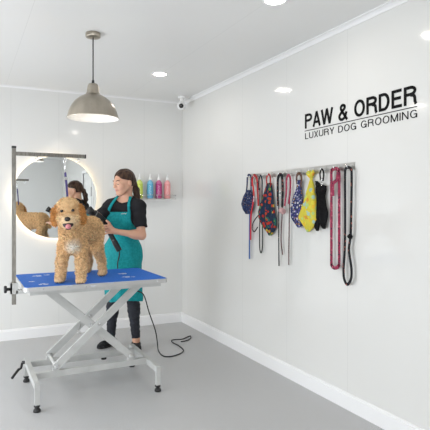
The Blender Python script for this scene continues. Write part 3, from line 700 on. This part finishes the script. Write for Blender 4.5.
# ------------------------------------------------------------------ dog
Hc = P(68.3, 212.6, 3.36); Hf = Vector((-.235, -.965, -.09)).normalized(); Hl = Vector((0, 0, 1)).cross(Hf).normalized()  # Hl: the dog's left (picture right)
Hl = (Hl + Vector((0, 0, .06))).normalized(); Hu = Hf.cross(Hl).normalized()
def HP(l, f, u_): return Hc+Hl*l+Hf*f+Hu*u_
hax = [A3(Hl), A3(Hf), A3(Hu)]
t = empty('dog', (.74, 3.70, TZ), 'curly apricot coated dog standing on the blue table with its tongue out', 'dog')
dog = [
 ell(P(72, 242, 3.50), (.066, .085, .080), k=.04), ell(P(73, 233, 3.53), (.070, .08, .07), k=.04),
 rcone(P(76, 229, 3.56), P(91.5, 226.5, 3.84), .074, .068, .05), rcone(P(75, 238, 3.60), P(90, 234, 3.82), .066, .056, .05),
 rcone(P(69, 224, 3.43), P(73, 235, 3.52), .058, .066, .05),
 ell(P(93.5, 229.5, 3.86), (.060, .066, .068), k=.04),
 # front legs
 rcone(P(64.5, 246, 3.50), P(61.5, 262, 3.475), .042, .030, .03), rcone(P(61.5, 262, 3.475), P(60.6, 277.3, 3.435), .030, .028, .02), rcone(P(60.8, 279.3, 3.44), P(58.9, 280.2, 3.36), .027, .027, .015),
 rcone(P(81.0, 246, 3.52), P(81.0, 262, 3.475), .042, .030, .03), rcone(P(81.0, 262, 3.475), P(81.2, 278.0, 3.41), .030, .028, .02), rcone(P(81.2, 280.2, 3.41), P(80.2, 281.2, 3.33), .027, .027, .015),
 # near hind leg: thigh, knee forward, hock back, shank, paw
 rcone(P(95.5, 234, 3.86), P(97.2, 249, 3.79), .054, .036, .04), rcone(P(97.2, 249, 3.79), P(101.8, 261, 3.86), .036, .025, .02), rcone(P(101.8, 261, 3.86), P(102.2, 270.5, 3.80), .024, .024, .015), rcone(P(103.2, 272.6, 3.80), P(101.6, 274.0, 3.70), .026, .026, .015),
 # far hind leg
 rcone(P(89, 236, 3.93), P(85.5, 250, 3.88), .052, .034, .04), rcone(P(85.5, 250, 3.88), P(88.4, 261, 3.96), .034, .024, .02), rcone(P(88.4, 261, 3.96), P(88.0, 267.8, 3.92), .024, .023, .015), rcone(P(87.8, 269.8, 3.91), P(86.8, 270.6, 3.86), .021, .020, .015),
 # tail low behind
 rcone(P(97, 228, 3.92), P(99, 238, 3.97), .022, .018, .02),
 # head
 ell(HP(0, -.01, .015), (.070, .070, .066), hax, .03), ell(HP(0, .0, .052), (.060, .058, .040), hax, .03), ell(HP(0, .068, -.044), (.047, .050, .034), hax, .025), ell(HP(0, .045, -.080), (.040, .048, .026), hax, .018),
 ell(HP(.040, .036, -.045), (.034, .042, .040), hax, .02), ell(HP(-.040, .036, -.045), (.034, .042, .040), hax, .02),
 ell(HP(0, .055, .030), (.040, .026, .022), hax, .02),
 rcone(HP(0, -.03, -.05), P(71, 232, 3.47), .052, .058, .04),
]
for s_ in (-1, 1):
    dog.append(ell(HP(s_*.083, .002, -.016), (.023, .034, .066), [A3((Hl+Hu*.14*s_).normalized()), A3(Hf), A3((Hu-Hl*.14*s_).normalized())], .012))
g = Grid((.35, 3.10, TZ+.004), (1.25, 4.25, 1.42), .0055)
D = evalf(g, dog, .001)
X_, Y_, Z_ = g.mesh()
D = np.maximum(D, (TZ+.0065)-Z_)
# small fixed curls on the skin surface
V, Q = surfnet(D, g)
EY = [HP(s_*.0350, .058, .020) for s_ in (-1, 1)]
def cid(p):
    """coat colour by the dog's own markings"""
    n = len(p); col = np.tile(np.array([.84, .56, .30]), (n, 1))
    def blend(m, c_): 
        m = np.clip(m, 0, 1)[:, None]; col[:] = col*(1-m)+np.array(c_)*m
    def dist(c_): return np.linalg.norm(p-A3(c_), axis=1)
    z = p[:, 2]
    blend((.98-z)/.10, (.86, .60, .35))
    hl = (p-A3(Hc))@A3(Hl); hf = (p-A3(Hc))@A3(Hf); hu = (p-A3(Hc))@A3(Hu)
    nearhead = (np.abs(hl) < .15) & (np.abs(hf) < .13) & (hu > -.105) & (hu < .14)
    ear = np.clip((np.abs(hl)-.066)/.010, 0, 1)*nearhead*(hu < .07)
    blend(nearhead*np.clip((hu-.0)/.06, 0, 1)*.8, (.84, .58, .32))
    blend(nearhead*np.clip((hf-.05)/.04, 0, 1)*(hu < .0), (.88, .66, .42))
    blend(ear, (.62, .30, .10))
    for s_ in (-1, 1): blend((1.2-dist(EY[(s_+1)//2])/.028)*.55, (.40, .19, .07))
    blend(1.25-dist(P(73, 248, 3.42))/.060*1.0, (.90, .82, .72))
    return col
body = np_mesh('body', V, Q, attr_mat('dog_skin', .8, spec=.15), t, True, cid(V)*.9, relax=2)
me = body.data
# coat: curled tapering locks
vv = np.array([v.co[:] for v in me.vertices]); nn = np.zeros_like(vv); 
pc = np.array([p.center[:] for p in me.polygons]); pn = np.array([p.normal[:] for p in me.polygons]); pa = np.array([p.area for p in me.polygons])
cen = pc.mean(0)
NT = 34000
sel = rng.choice(len(pc), NT, p=pa/pa.sum()); root = pc[sel]+rng.normal(0, .0015, (NT, 3)); nr = pn[sel]
hl = (root-A3(Hc))@A3(Hl); hf = (root-A3(Hc))@A3(Hf); hu = (root-A3(Hc))@A3(Hu)
NO = HP(0, .116, -.030); MO = HP(0, .090, -.066)
def near(c_, r): return np.linalg.norm(root-A3(c_), axis=1) < r
keep = ~(near(EY[0], .020) | near(EY[1], .020) | near(NO, .024)) & ~((np.abs(hl) < .026) & (hf > .055) & (hu < -.048) & (hu > -.084)) & (root[:, 2] > TZ+.006)
root, nr, hl, hf, hu = root[keep], nr[keep], hl[keep], hf[keep], hu[keep]; n = len(root)
headm = (np.abs(hl) < .14) & (np.abs(hf) < .14) & (hu > -.11)
earm = headm & (np.abs(hl) > .070) & (hu < .06)
paws = root[:, 2] < TZ+.035
L = rng.uniform(.012, .022, n); L[headm] *= .9; L[earm] *= 1.15; L[paws] *= .55
face = headm & (hf > .02) & (np.abs(hl) < .045); L[face] *= .6
# clump direction field: slowly varying so that locks gather into curls
def fieldv(p, s_): return np.stack([np.sin(p[:, (i+1) % 3]*s_+1.7*i+2*np.sin(p[:, (i+2) % 3]*s_*.7)) for i in range(3)], 1)
cl = fieldv(root, 190)*.8+fieldv(root, 400)*.5
grav = np.array([0, 0, -1.]); gk = np.where(earm, 1.3, .5)[:, None]
d0 = nr*.8+cl*.6+rng.normal(0, .22, (n, 3)); d0 /= np.linalg.norm(d0, axis=1)[:, None]
side = np.cross(d0, rng.normal(0, 1, (n, 3))+cl*2); side /= np.linalg.norm(side, axis=1)[:, None]
R0 = rng.uniform(.0022, .0034, n); R0[face | paws] *= .7
rings = []; p = root-nr*.003; d = d0.copy()
K = 4
for i in range(K):
    f = i/(K-1); a = np.cross(d, side); a /= np.linalg.norm(a, axis=1)[:, None]; b = np.cross(a, d)
    r = (R0*(1-.55*f))[:, None]
    rings.append([p+a*r*math.cos(q)+b*r*math.sin(q) for q in (0, 2*PI/3, 4*PI/3)])
    p = p+d*(L/(K-1))[:, None]; d = d+side*.95+grav*gk*.25; d /= np.linalg.norm(d, axis=1)[:, None]
V = np.stack([np.stack(r_, 1) for r_ in rings], 1)          # n,K,3,3
ids = np.arange(n*K*3).reshape(n, K, 3); Qs = []
for i in range(K-1):
    for j in range(3):
        j2 = (j+1) % 3; Qs.append(np.stack([ids[:, i, j], ids[:, i, j2], ids[:, i+1, j2], ids[:, i+1, j]], 1))
colr = cid(root)*(1+rng.normal(0, .17, (n, 1)))*(1+.14*fieldv(root, 160)[:, :1]); colr = np.clip(colr, 0, 1)
tint = np.repeat(colr, K*3, axis=0)
V = V.reshape(-1, 3); V[:, 2] = np.maximum(V[:, 2], TZ+.001)
coat = np_mesh('coat', V, np.concatenate(Qs), attr_mat('curly_coat', .75, spec=.2), t, True, tint)
M_nose = mat('wet_black_nose', (.012, .010, .010), .25)
c0 = HP(0, .112, -.030)
def small_ell(name, c_, r, axes, m, parent, h=.002):
    gg = Grid(A3(c_)-max(r)-.008, A3(c_)+max(r)+.008, h); Dd = evalf(gg, [ell(A3(c_), r, axes)]); v_, q_ = surfnet(Dd, gg); return np_mesh(name, v_, q_, m, parent, relax=1)
small_ell('nose', c0+Hf*.008, (.0195, .014, .0150), hax, M_nose, t)
for e in EY: small_ell('eye', e+Hf*.018, (.0110, .008, .0100), hax, mat('dark_eye', (.010, .006, .004), .08), t)
small_ell('mouth', HP(0, .090, -.068), (.034, .028, .023), hax, mat('dark_mouth', (.03, .012, .012), .5), t)
small_ell('tongue', HP(.001, .104, -.078), (.0185, .022, .020), hax, mat('pink_tongue', (.62, .22, .24), .4), t)
small_ell('lip', HP(0, .098, -.096), (.017, .018, .006), hax, M_nose, t)
# tips of the toes
for pw in (P(58.9, 280.2, 3.36), P(80.2, 281.2, 3.33), P(101.6, 274.0, 3.70)):
    for k in (-1.2, -.4, .4, 1.2):
        q = pw+Hl*k*.014+Hf*(.031-.004*abs(k)); q.z = TZ+.009
        small_ell('claw', q, (.0035, .006, .0035), hax, mat('dark_claw', (.05, .03, .02), .4), t, .0015)

# ------------------------------------------------------------------ groomer
WF = Vector((-.68, -.733, 0)).normalized(); WL = Vector((.733, -.68, 0)).normalized(); UP = Vector((0, 0, 1))
wax = [A3(WL), A3(WF), A3(UP)]
pel = P(123, 254, 4.53); wst = P(123.5, 238, 4.47); cst = P(124.6, 219, 4.39); nkb = P(125.6, 203.5, 4.33); hed = P(123.6, 182.8, 4.27)
def at(c_, l=0, f=0, u_=0): return c_+WL*l+WF*f+UP*u_
shL, shR = at(nkb, .124, .0, -.024), at(nkb, -.128, .02, -.022)
elL, wrL = P(141.8, 235.5, 4.24), P(114.5, 231.3, 4.19)
elR, wrR = P(98.2, 217.5, 4.30), P(95.4, 229.0, 4.16)
anR, anL = P(110.8, 340, 4.70), P(136.2, 340, 4.62); knR, knL = P(113, 296, 4.61), P(132.5, 296, 4.55)
hpR, hpL = at(pel, -.085, 0, -.05), at(pel, .085, 0, -.05)
torso = [ell(pel, (.143, .100, .12), wax, .04), ell(wst, (.108, .080, .125), wax, .05), ell(cst, (.126, .092, .145), wax, .05),
         ell(at(cst, .062, .055, -.01), (.058, .055, .058), wax, .03), ell(at(cst, -.062, .055, -.01), (.058, .055, .058), wax, .03),
         rcone(shL, shR, .046, .046, .04), rcone(at(nkb, .03, 0, .03), shL, .040, .040, .03), rcone(at(nkb, -.03, 0, .03), shR, .040, .040, .03)]
armsU = [rcone(shL, elL, .042, .034, .025), rcone(shR, elR, .042, .034, .025)]
hf_ = Vector((-.915, -.36, -.17)).normalized(); hl_ = Vector((0, 0, 1)).cross(hf_).normalized(); hu_ = hf_.cross(hl_).normalized()
hl_ = -(-hl_); hxs = [A3(hl_), A3(hf_), A3(hu_)]
def hp(l, f, u_): return hed+hl_*l+hf_*f+hu_*u_
head = [ell(hp(0, -.012, .022), (.070, .088, .086), hxs, .03), ell(hp(0, .030, -.035), (.050, .054, .060), hxs, .03), ell(hp(0, .058, -.082), (.022, .024, .018), hxs, .03),
        rcone(hp(.045, -.005, -.035), hp(.016, .055, -.082), .014, .014, .02), rcone(hp(-.045, -.005, -.035), hp(-.016, .055, -.082), .014, .014, .02),
        rcone(hp(0, .082, .012), hp(0, .100, -.022), .0075, .0105, .010), ell(hp(.011, .090, -.025), (.007, .008, .006), hxs, .006), ell(hp(-.011, .090, -.025), (.007, .008, .006), hxs, .006),
        ell(hp(.033, .056, -.020), (.022, .022, .024), hxs, .02), ell(hp(-.033, .056, -.020), (.022, .022, .024), hxs, .02),
        ell(hp(0, .082, -.047), (.019, .009, .0048), hxs, .006), ell(hp(0, .081, -.057), (.016, .009, .0055), hxs, .006), ell(hp(0, .072, .028), (.040, .012, .009), hxs, .015),
        ell(hp(.030, .070, .006), (.014, .010, .010), hxs, .006), ell(hp(-.030, .070, .006), (.014, .010, .010), hxs, .006),
        ell(hp(.072, -.012, -.008), (.008, .016, .028), hxs, .006), ell(hp(-.072, -.012, -.008), (.008, .016, .028), hxs, .006),
        rcone(hp(0, -.040, -.04), at(nkb, 0, -.010, .01), .040, .046, .02)]
fore = [rcone(elL, wrL, .034, .021, .02), rcone(elR, wrR, .034, .021, .02), ell(elL.lerp(wrL, .25), (.040, .038, .036), None, .03)]
# hands
cr = Vector((math.cos(YAW), -math.sin(YAW), 0)); cf = Vector((math.sin(YAW), math.cos(YAW), 0))   # along the picture and away from the camera
palm = P(110.4, 229.6, 4.195)
hands = [rcone(wrL, palm, .021, .026, .02), ell(palm, (.026, .026, .036), None, .015)]
for i in range(4):
    v = 225.2+i*2.5; le = (0, .002, 0, -.003)[i]; off = i*1.0
    a = P(108.6+off*.6, v, 4.170); b = P(105.0+off*.9, v+.4, 4.150-le); c_ = P(101.8+off*.9, v+1.3, 4.165); d = P(100.8+off, v+2.3, 4.195)
    r = (.0095, .010, .0095, .0085)[i]
    hands += [rcone(palm, a, .015, r, .008), rcone(a, b, r, r*.95, .003), rcone(b, c_, r*.95, r*.88, .003), rcone(c_, d, r*.88, r*.78, .003)]
th = [P(111.0, 226.5, 4.19), P(109.0, 222.8, 4.165), P(106.4, 220.6, 4.150)]
hands += [rcone(palm, th[0], .018, .012, .01), rcone(th[0], th[1], .012, .0105, .004), rcone(th[1], th[2], .0105, .009, .003)]
pr = P(94.2, 231.0, 4.11)
hands += [rcone(wrR, pr, .021, .022, .02), ell(pr, (.036, .024, .020), None, .015)]
for i in range(4):
    a = pr+cr*(-.022+.016*i)-cf*.03+UP*.004; b = a-cf*.028+UP*.002; c_ = b-cf*.018-UP*.010
    hands += [rcone(pr, a, .014, .009, .006), rcone(a, b, .009, .0085, .003), rcone(b, c_, .0085, .0075, .003)]
hands += [rcone(pr, pr+cr*.040-cf*.008, .014, .010, .006), rcone(pr+cr*.040-cf*.008, pr+cr*.052-cf*.035, .010, .008, .003)]
legs = [rcone(hpR, knR, .082, .050, .04), rcone(hpL, knL, .082, .050, .04), rcone(knR, anR, .050, .031, .03), rcone(knL, anL, .050, .031, .03),
        ell(knR.lerp(anR, .28)-WF*.012, (.046, .048, .09), wax, .03), ell(knL.lerp(anL, .28)-WF*.012, (.046, .048, .09), wax, .03)]
ftR = Vector((-.80, -.30, 0)).normalized(); ftL = Vector((-.20, -.98, 0)).normalized()
def footp(an, fd, gr=0):
    h_ = Vector((an.x, an.y, 0)); return [rcone(an, h_-fd*.03+UP*.035, .030, .030, .02), rcone(h_-fd*.035+UP*.034, h_+fd*.09+UP*.028, .030, .026, .02), rcone(h_+fd*.08+UP*.026, h_+fd*.12+UP*.022, .028, .020, .02)]
feet = footp(anR, ftR)+footp(anL, ftL)
g = Grid((.78, 3.80, 0.0), (1.82, 4.95, 1.68), .0052)
t = empty('person', (pel.x, pel.y, 0), 'person in black t-shirt, teal apron and dark leggings holding a dryer beside the dog', 'person')
D = evalf(g, torso+armsU+head+fore+hands+legs+feet); X_, Y_, Z_ = g.mesh()
V, Q = surfnet(D, g)
col = np.tile(np.array([.66, .37, .25]), (len(V), 1))
def hd(V, c_): q = V-A3(c_); return q@hxs[0], q@hxs[1], q@hxs[2]
a, b, c_ = hd(V, hp(0, .085, -.052)); m = np.clip(1.3-np.sqrt((a/.020)**2+(b/.02)**2+(c_/.009)**2), 0, 1)[:, None]; col = col*(1-m)+np.array([.46, .13, .12])*m
for s_ in (-1, 1):
    a, b, c_ = hd(V, hp(s_*.036, .068, -.02)); m = np.clip(1-np.sqrt(a*a+b*b+c_*c_)/.028, 0, 1)[:, None]*.4; col = col*(1-m)+np.array([.66, .30, .22])*m
np_mesh('body', V, Q, attr_mat('skin', .5, **{'Subsurface Weight': .12, 'Subsurface Scale': .01}), t, True, col, relax=1)
def cut(Dd, c_, nvec, k=.004):
    """keep the side of the plane that n points to"""
    return smax(Dd, -((X_-c_[0])*nvec[0]+(Y_-c_[1])*nvec[1]+(Z_-c_[2])*nvec[2]), k)
def boxsub(lo, hi): pass
# t-shirt
slv = lambda sh, el, q: (sh.lerp(el, q))
cl, cr_ = slv(shL, elL, .72), slv(shR, elR, .80)
D = evalf(g, torso, .012)
DL = evalf(g, [rcone(shL, elL, .043, .042, .02)], .012); DL = cut(DL, cl, A3((shL-elL).normalized()))
DR = evalf(g, [rcone(shR, elR, .043, .042, .02)], .012); DR = cut(DR, cr_, A3((shR-elR).normalized()))
def smin(a, b, k): return -smax(-a, -b, k)
D = smin(smin(D, DL, .02), DR, .02)
nk = evalf(g, [ell(at(nkb, 0, .045, .065), (.075, .085, .062), wax)]); D = smax(D, -nk, .006)
D = np.maximum(D, .86-Z_)
wr_ = .0022*np.sin(Z_*95+X_*40)+.0018*np.sin(Z_*60-Y_*85+1.3)
V, Q = surfnet(D+wr_, g); np_mesh('t_shirt', V, Q, noise_col(mat('black_cotton', (.014, .014, .016), .85, spec=.25), (.012, .012, .014), (.02, .02, .023), 300), t, relax=1)
# leggings
lcq = (X_-pel.x)*WL.x+(Y_-pel.y)*WL.y
D = evalf(g, [ell(pel, (.143, .100, .12), wax, .04), ell(wst, (.108, .080, .125), wax, .05)]+legs, .006); D = np.maximum(np.maximum(D, np.where(lcq < 0, .070, .100)-Z_), Z_-1.0)
wr_ = .0016*np.sin(Z_*150+X_*30)+.0012*np.sin(Z_*90-Y_*60)
V, Q = surfnet(D+wr_, g); np_mesh('leggings', V, Q, noise_col(mat('charcoal_stretch', (.025, .027, .034), .75, spec=.25), (.022, .024, .030), (.034, .036, .045), 200), t, relax=1)
# apron: a wrapped shell open at the back
sk = [ell(at(pel, 0, .0, .02), (.145, .110, .12), wax, .05), rcone(at(pel, -.050, .0, 0), at(pel, -.070, -.06, -.46), .100, .100, .05), rcone(at(pel, .050, .0, 0), at(pel, .070, -.06, -.46), .100, .100, .05), rcone(at(pel, 0, .01, 0), at(pel, 0, -.05, -.46), .115, .115, .05)]
D0_ = evalf(g, torso+sk, 0)
lc = (X_-pel.x)*WL.x+(Y_-pel.y)*WL.y; fc = (X_-pel.x)*WF.x+(Y_-pel.y)*WF.y
fold = .0045*np.sin(lc*70+1.2*np.sin(Z_*6))*np.clip((1.0-Z_)/.4, 0, 1)+.0016*np.sin(Z_*55+lc*30)
Sh = np.abs(D0_-.021-fold)-.0042
zt, zb = 1.255, .462
wid = np.where(Z_ > 1.02, .108+(.175-.108)*np.clip((1.24-Z_)/.22, 0, 1)**1.6, .40)
cm = (cst.x-pel.x)*WL.x+(cst.y-pel.y)*WL.y
Sh = np.maximum(Sh, np.where(Z_ > 1.02, np.abs(lc-cm)-wid, -1)); Sh = np.maximum(Sh, Z_-zt); Sh = np.maximum(Sh, zb-Z_+.01*np.sin(lc*20)); Sh = np.maximum(Sh, -.015-fc)
V, Q = surfnet(Sh, g); M_teal = noise_col(mat('teal_fabric', (.0, .26, .28), .7, spec=.3), (.0, .235, .255), (.005, .29, .31), 60); ap = np_mesh('apron', V, Q, M_teal, t, relax=1)
# neck straps follow the chest up round the neck
D1_ = evalf(g, torso+head[-1:], .012)
for s_ in (-1, 1):
    A_ = at(cst, s_*.096, .08, .065); A_ = Vector((A_.x, A_.y, zt-.015)); B_ = at(nkb, s_*.062+.006, .0, .050)
    mid = (A_+B_)/2; dirn = (B_-A_).normalized(); wn = dirn.cross(WF).normalized()
    pl_ = np.abs((X_-mid.x)*wn.x+(Y_-mid.y)*wn.y+(Z_-mid.z)*wn.z)-.0125
    St = np.maximum(np.abs(D1_-.007)-.0045, pl_); St = np.maximum(St, zt-.02-Z_); St = np.maximum(St, Z_-(B_.z+.012))
    Xc = np.abs((X_-mid.x)*WL.x+(Y_-mid.y)*WL.y)-.07; St = np.maximum(St, Xc); St = np.maximum(St, -.0-((X_-nkb.x)*WF.x+(Y_-nkb.y)*WF.y)+.0-.03)
    V, Q = surfnet(St, g)
    if len(Q): np_mesh('apron_strap', V, Q, M_teal, ap, relax=1)
# stitched logo marks
def on_front(l, z):
    """a point on the apron front at side offset l and height z"""
    j = None
    for f in np.arange(.25, .0, -.002):
        p = at(Vector((cst.x, cst.y, z)), l, f); i = ((A3(p)-g.lo)/g.h).round().astype(int)
        if D0_[tuple(i)] < .030: j = p; break
    return j
M_thread = mat('white_thread', (.8, .82, .82), .6)
bm = bmesh.new()
for i in range(6):
    p = on_front(.035+i*.008, 1.235); q = on_front(.035+i*.008+.004, 1.235+(.010 if i % 2 else .007))
    if p and q: tube(bm, [p, p.lerp(q, .5)+WF*.001, q], .0014, 6)
o = obj('apron_logo', bm, M_thread, ap)
# shoes
for an, fd, nm in ((anR, ftR, 0), (anL, ftL, 1)):
    ps = footp(an, fd); D = evalf(g, ps[1:]+[rcone(an-UP*.005, Vector((an.x, an.y, .035))-fd*.01, .030, .034, .02)], .007); D = np.maximum(D, Z_-(.062 if nm else .085)); D = np.maximum(D, .014-Z_)
    V, Q = surfnet(D, g); sh = np_mesh('shoe', V, Q, pattern_mat('black_knit', (.013, .013, .014), [(.02, .02, .02), (.10, .10, .10), (.012, .012, .012), (.03, .03, .03)], 160, thr=.4), t, relax=1)
    D = evalf(g, ps[1:], .010); D = np.maximum(D, Z_-.018); D = np.maximum(D, .003-Z_); V, Q = surfnet(D, g); np_mesh('sole', V, Q, mat('dark_sole', (.03, .03, .03), .7), sh)
# hair: cap swept back from a middle parting, ponytail
gh = Grid(A3(hed)-.22, A3(hed)+.22, .004); XX, YY, ZZ = gh.mesh()
hlq = (XX-hed.x)*hl_.x+(YY-hed.y)*hl_.y+(ZZ-hed.z)*hl_.z; hfq = (XX-hed.x)*hf_.x+(YY-hed.y)*hf_.y+(ZZ-hed.z)*hf_.z; huq = (XX-hed.x)*hu_.x+(YY-hed.y)*hu_.y+(ZZ-hed.z)*hu_.z
D = evalf(gh, [ell(hp(0, -.018, .026), (.079, .097, .094), hxs, .02), ell(hp(0, -.075, -.02), (.055, .04, .055), hxs, .03)])
D = smax(D, -evalf(gh, [ell(hp(0, .092, -.030), (.086, .070, .105), hxs)]), .008)
D = np.maximum(D, -(huq+.035+.55*(-(hfq)-.02)*.0+.25*np.minimum(0, -hfq)))      # nape line
D = smax(D, np.minimum(hfq+.030, (.020-huq)+.35*hfq), .006)               # clear of ears and cheeks
D = D+.0016*np.sin(hfq*60+np.abs(hlq)*420+huq*90)+np.where(huq > .05, .004*np.exp(-(hlq/.006)**2), 0)
V, Q = surfnet(D, gh)
pony0 = hp(.0, -.105, .0)
M_hair = noise_col(mat('brown_hair', (.08, .04, .025), .5, spec=.3), (.024, .011, .007), (.070, .034, .019), 55, stretch=(1, 1, .35))
hr = np_mesh('hair', V, Q, M_hair, t, relax=2)
pts = [pony0+hf_*.02, P(133.6, 184.0, 4.36), P(136.0, 190, 4.37), P(137.2, 197, 4.37), P(136.5, 203, 4.36), P(135.8, 206, 4.35)]
rd = [.016, .026, .028, .025, .016, .004]
gp = Grid((1.0, 4.0, 1.22), (1.6, 4.6, 1.62), .004)
D = evalf(gp, [rcone(pts[i], pts[i+1], rd[i], rd[i+1], .015) for i in range(5)]); XX, YY, ZZ = gp.mesh(); D = D+.0018*np.sin(XX*330+ZZ*40)+.0015*np.sin(YY*390-ZZ*30)
V, Q = surfnet(D, gp); pt = np_mesh('ponytail', V, Q, M_hair, hr, relax=1)
bm = bmesh.new(); c0 = pts[1].lerp(pts[0], .55); dd = (pts[1]-pts[0]).normalized(); sd = dd.orthogonal().normalized(); s2 = dd.cross(sd)
tube(bm, [c0+(sd*math.cos(a)+s2*math.sin(a))*.021 for a in [k*2*PI/16 for k in range(17)]], .004, 8); obj('hair_tie', bm, M_black, pt, True)
# brows and lowered lashes
for s_ in (-1, 1):
    bm = bmesh.new(); tube(bm, [hp(s_*.016, .088, .024), hp(s_*.030, .083, .029), hp(s_*.044, .071, .024)], [.0026, .0034, .0016], 6); obj('eyebrow', bm, M_hair, t, True)
    bm = bmesh.new(); tube(bm, [hp(s_*.017, .083, .002), hp(s_*.024, .082, -.002), hp(s_*.032, .079, -.0035), hp(s_*.042, .071, -.001)], [.0014, .0028, .0030, .0016], 6); obj('eyelashes', bm, M_black, t, True)

# ------------------------------------------------------------------ hair dryer
n0, n1, e1 = P(88.6, 209.8, 4.08), P(104.4, 222.8, 4.20), P(119.3, 250.6, 4.24)
t = empty('hair_dryer', (e1.x, e1.y, e1.z), 'black hair dryer held in the hand and pointed over the dog back', 'hair dryer')
ax = (n1-n0).normalized()
bm = bmesh.new(); tube(bm, [n0.lerp(n1, q) for q in (.26, .30, .50, .75, .92, 1.0)], [.030, .036, .037, .036, .034, .024], 32); obj('barrel', bm, M_black, t, True)
bm = bmesh.new(); tube(bm, [n0, n0.lerp(n1, .10), n0.lerp(n1, .27)], [.034, .031, .027], 28); obj('nozzle', bm, M_rubber, t, True)
bm = bmesh.new(); tube(bm, [n0.lerp(n1, .31), n0.lerp(n1, .345)], [.0375, .0375], 32); obj('trim_band', bm, mat('grey_band', (.25, .25, .25), .3, .8), t, True)
hd0 = n0.lerp(n1, .86)
bm = bmesh.new(); tube(bm, catmull([hd0, n1+(e1-n1)*.06, n1+(e1-n1)*.35, n1+(e1-n1)*.7, e1], 6), [.024]*6+[.023]*6+[.021]*6+[.0235]*6+[.024], 24); obj('handle', bm, M_black, t, True)
bm = bmesh.new()
q0 = n1+(e1-n1)*.62; nrm = (-cf)
tube(bm, [q0+nrm*.019, q0+nrm*.025], [.008, .007], 14); obj('switch', bm, mat('grey_switch', (.12, .12, .12), .4), t, True)
def fl(u, v): 
    d = CH*FPX/(v-206.5); p = P(u, v, d); p.z = .005; return p
cord = [e1, P(119.2, 256, 4.20), P(117.6, 266, 4.22), P(121, 282, 4.34), P(134, 290, 4.38), P(143.4, 294.5, 4.43), P(149, 312, 4.50), P(155.2, 330, 4.55), P(157.2, 341, 4.58)]
cord = [Vector(p) for p in cord]+[fl(158.2, 350.5), fl(161.5, 355.4), fl(166, 357.2), fl(173, 356.6), fl(181, 353.7), fl(183.4, 350.6), fl(179, 346.4), fl(173, 343.2), fl(171.6, 341.2), fl(174, 340.2), fl(182, 339.6), fl(188, 337.2), fl(190.6, 336.6), fl(190.4, 338.8), fl(187, 340.9), fl(181, 342.2)]
bm = bmesh.new(); tube(bm, catmull(cord, 8), .0052, 10); obj('power_cord', bm, M_rubber, t, True)
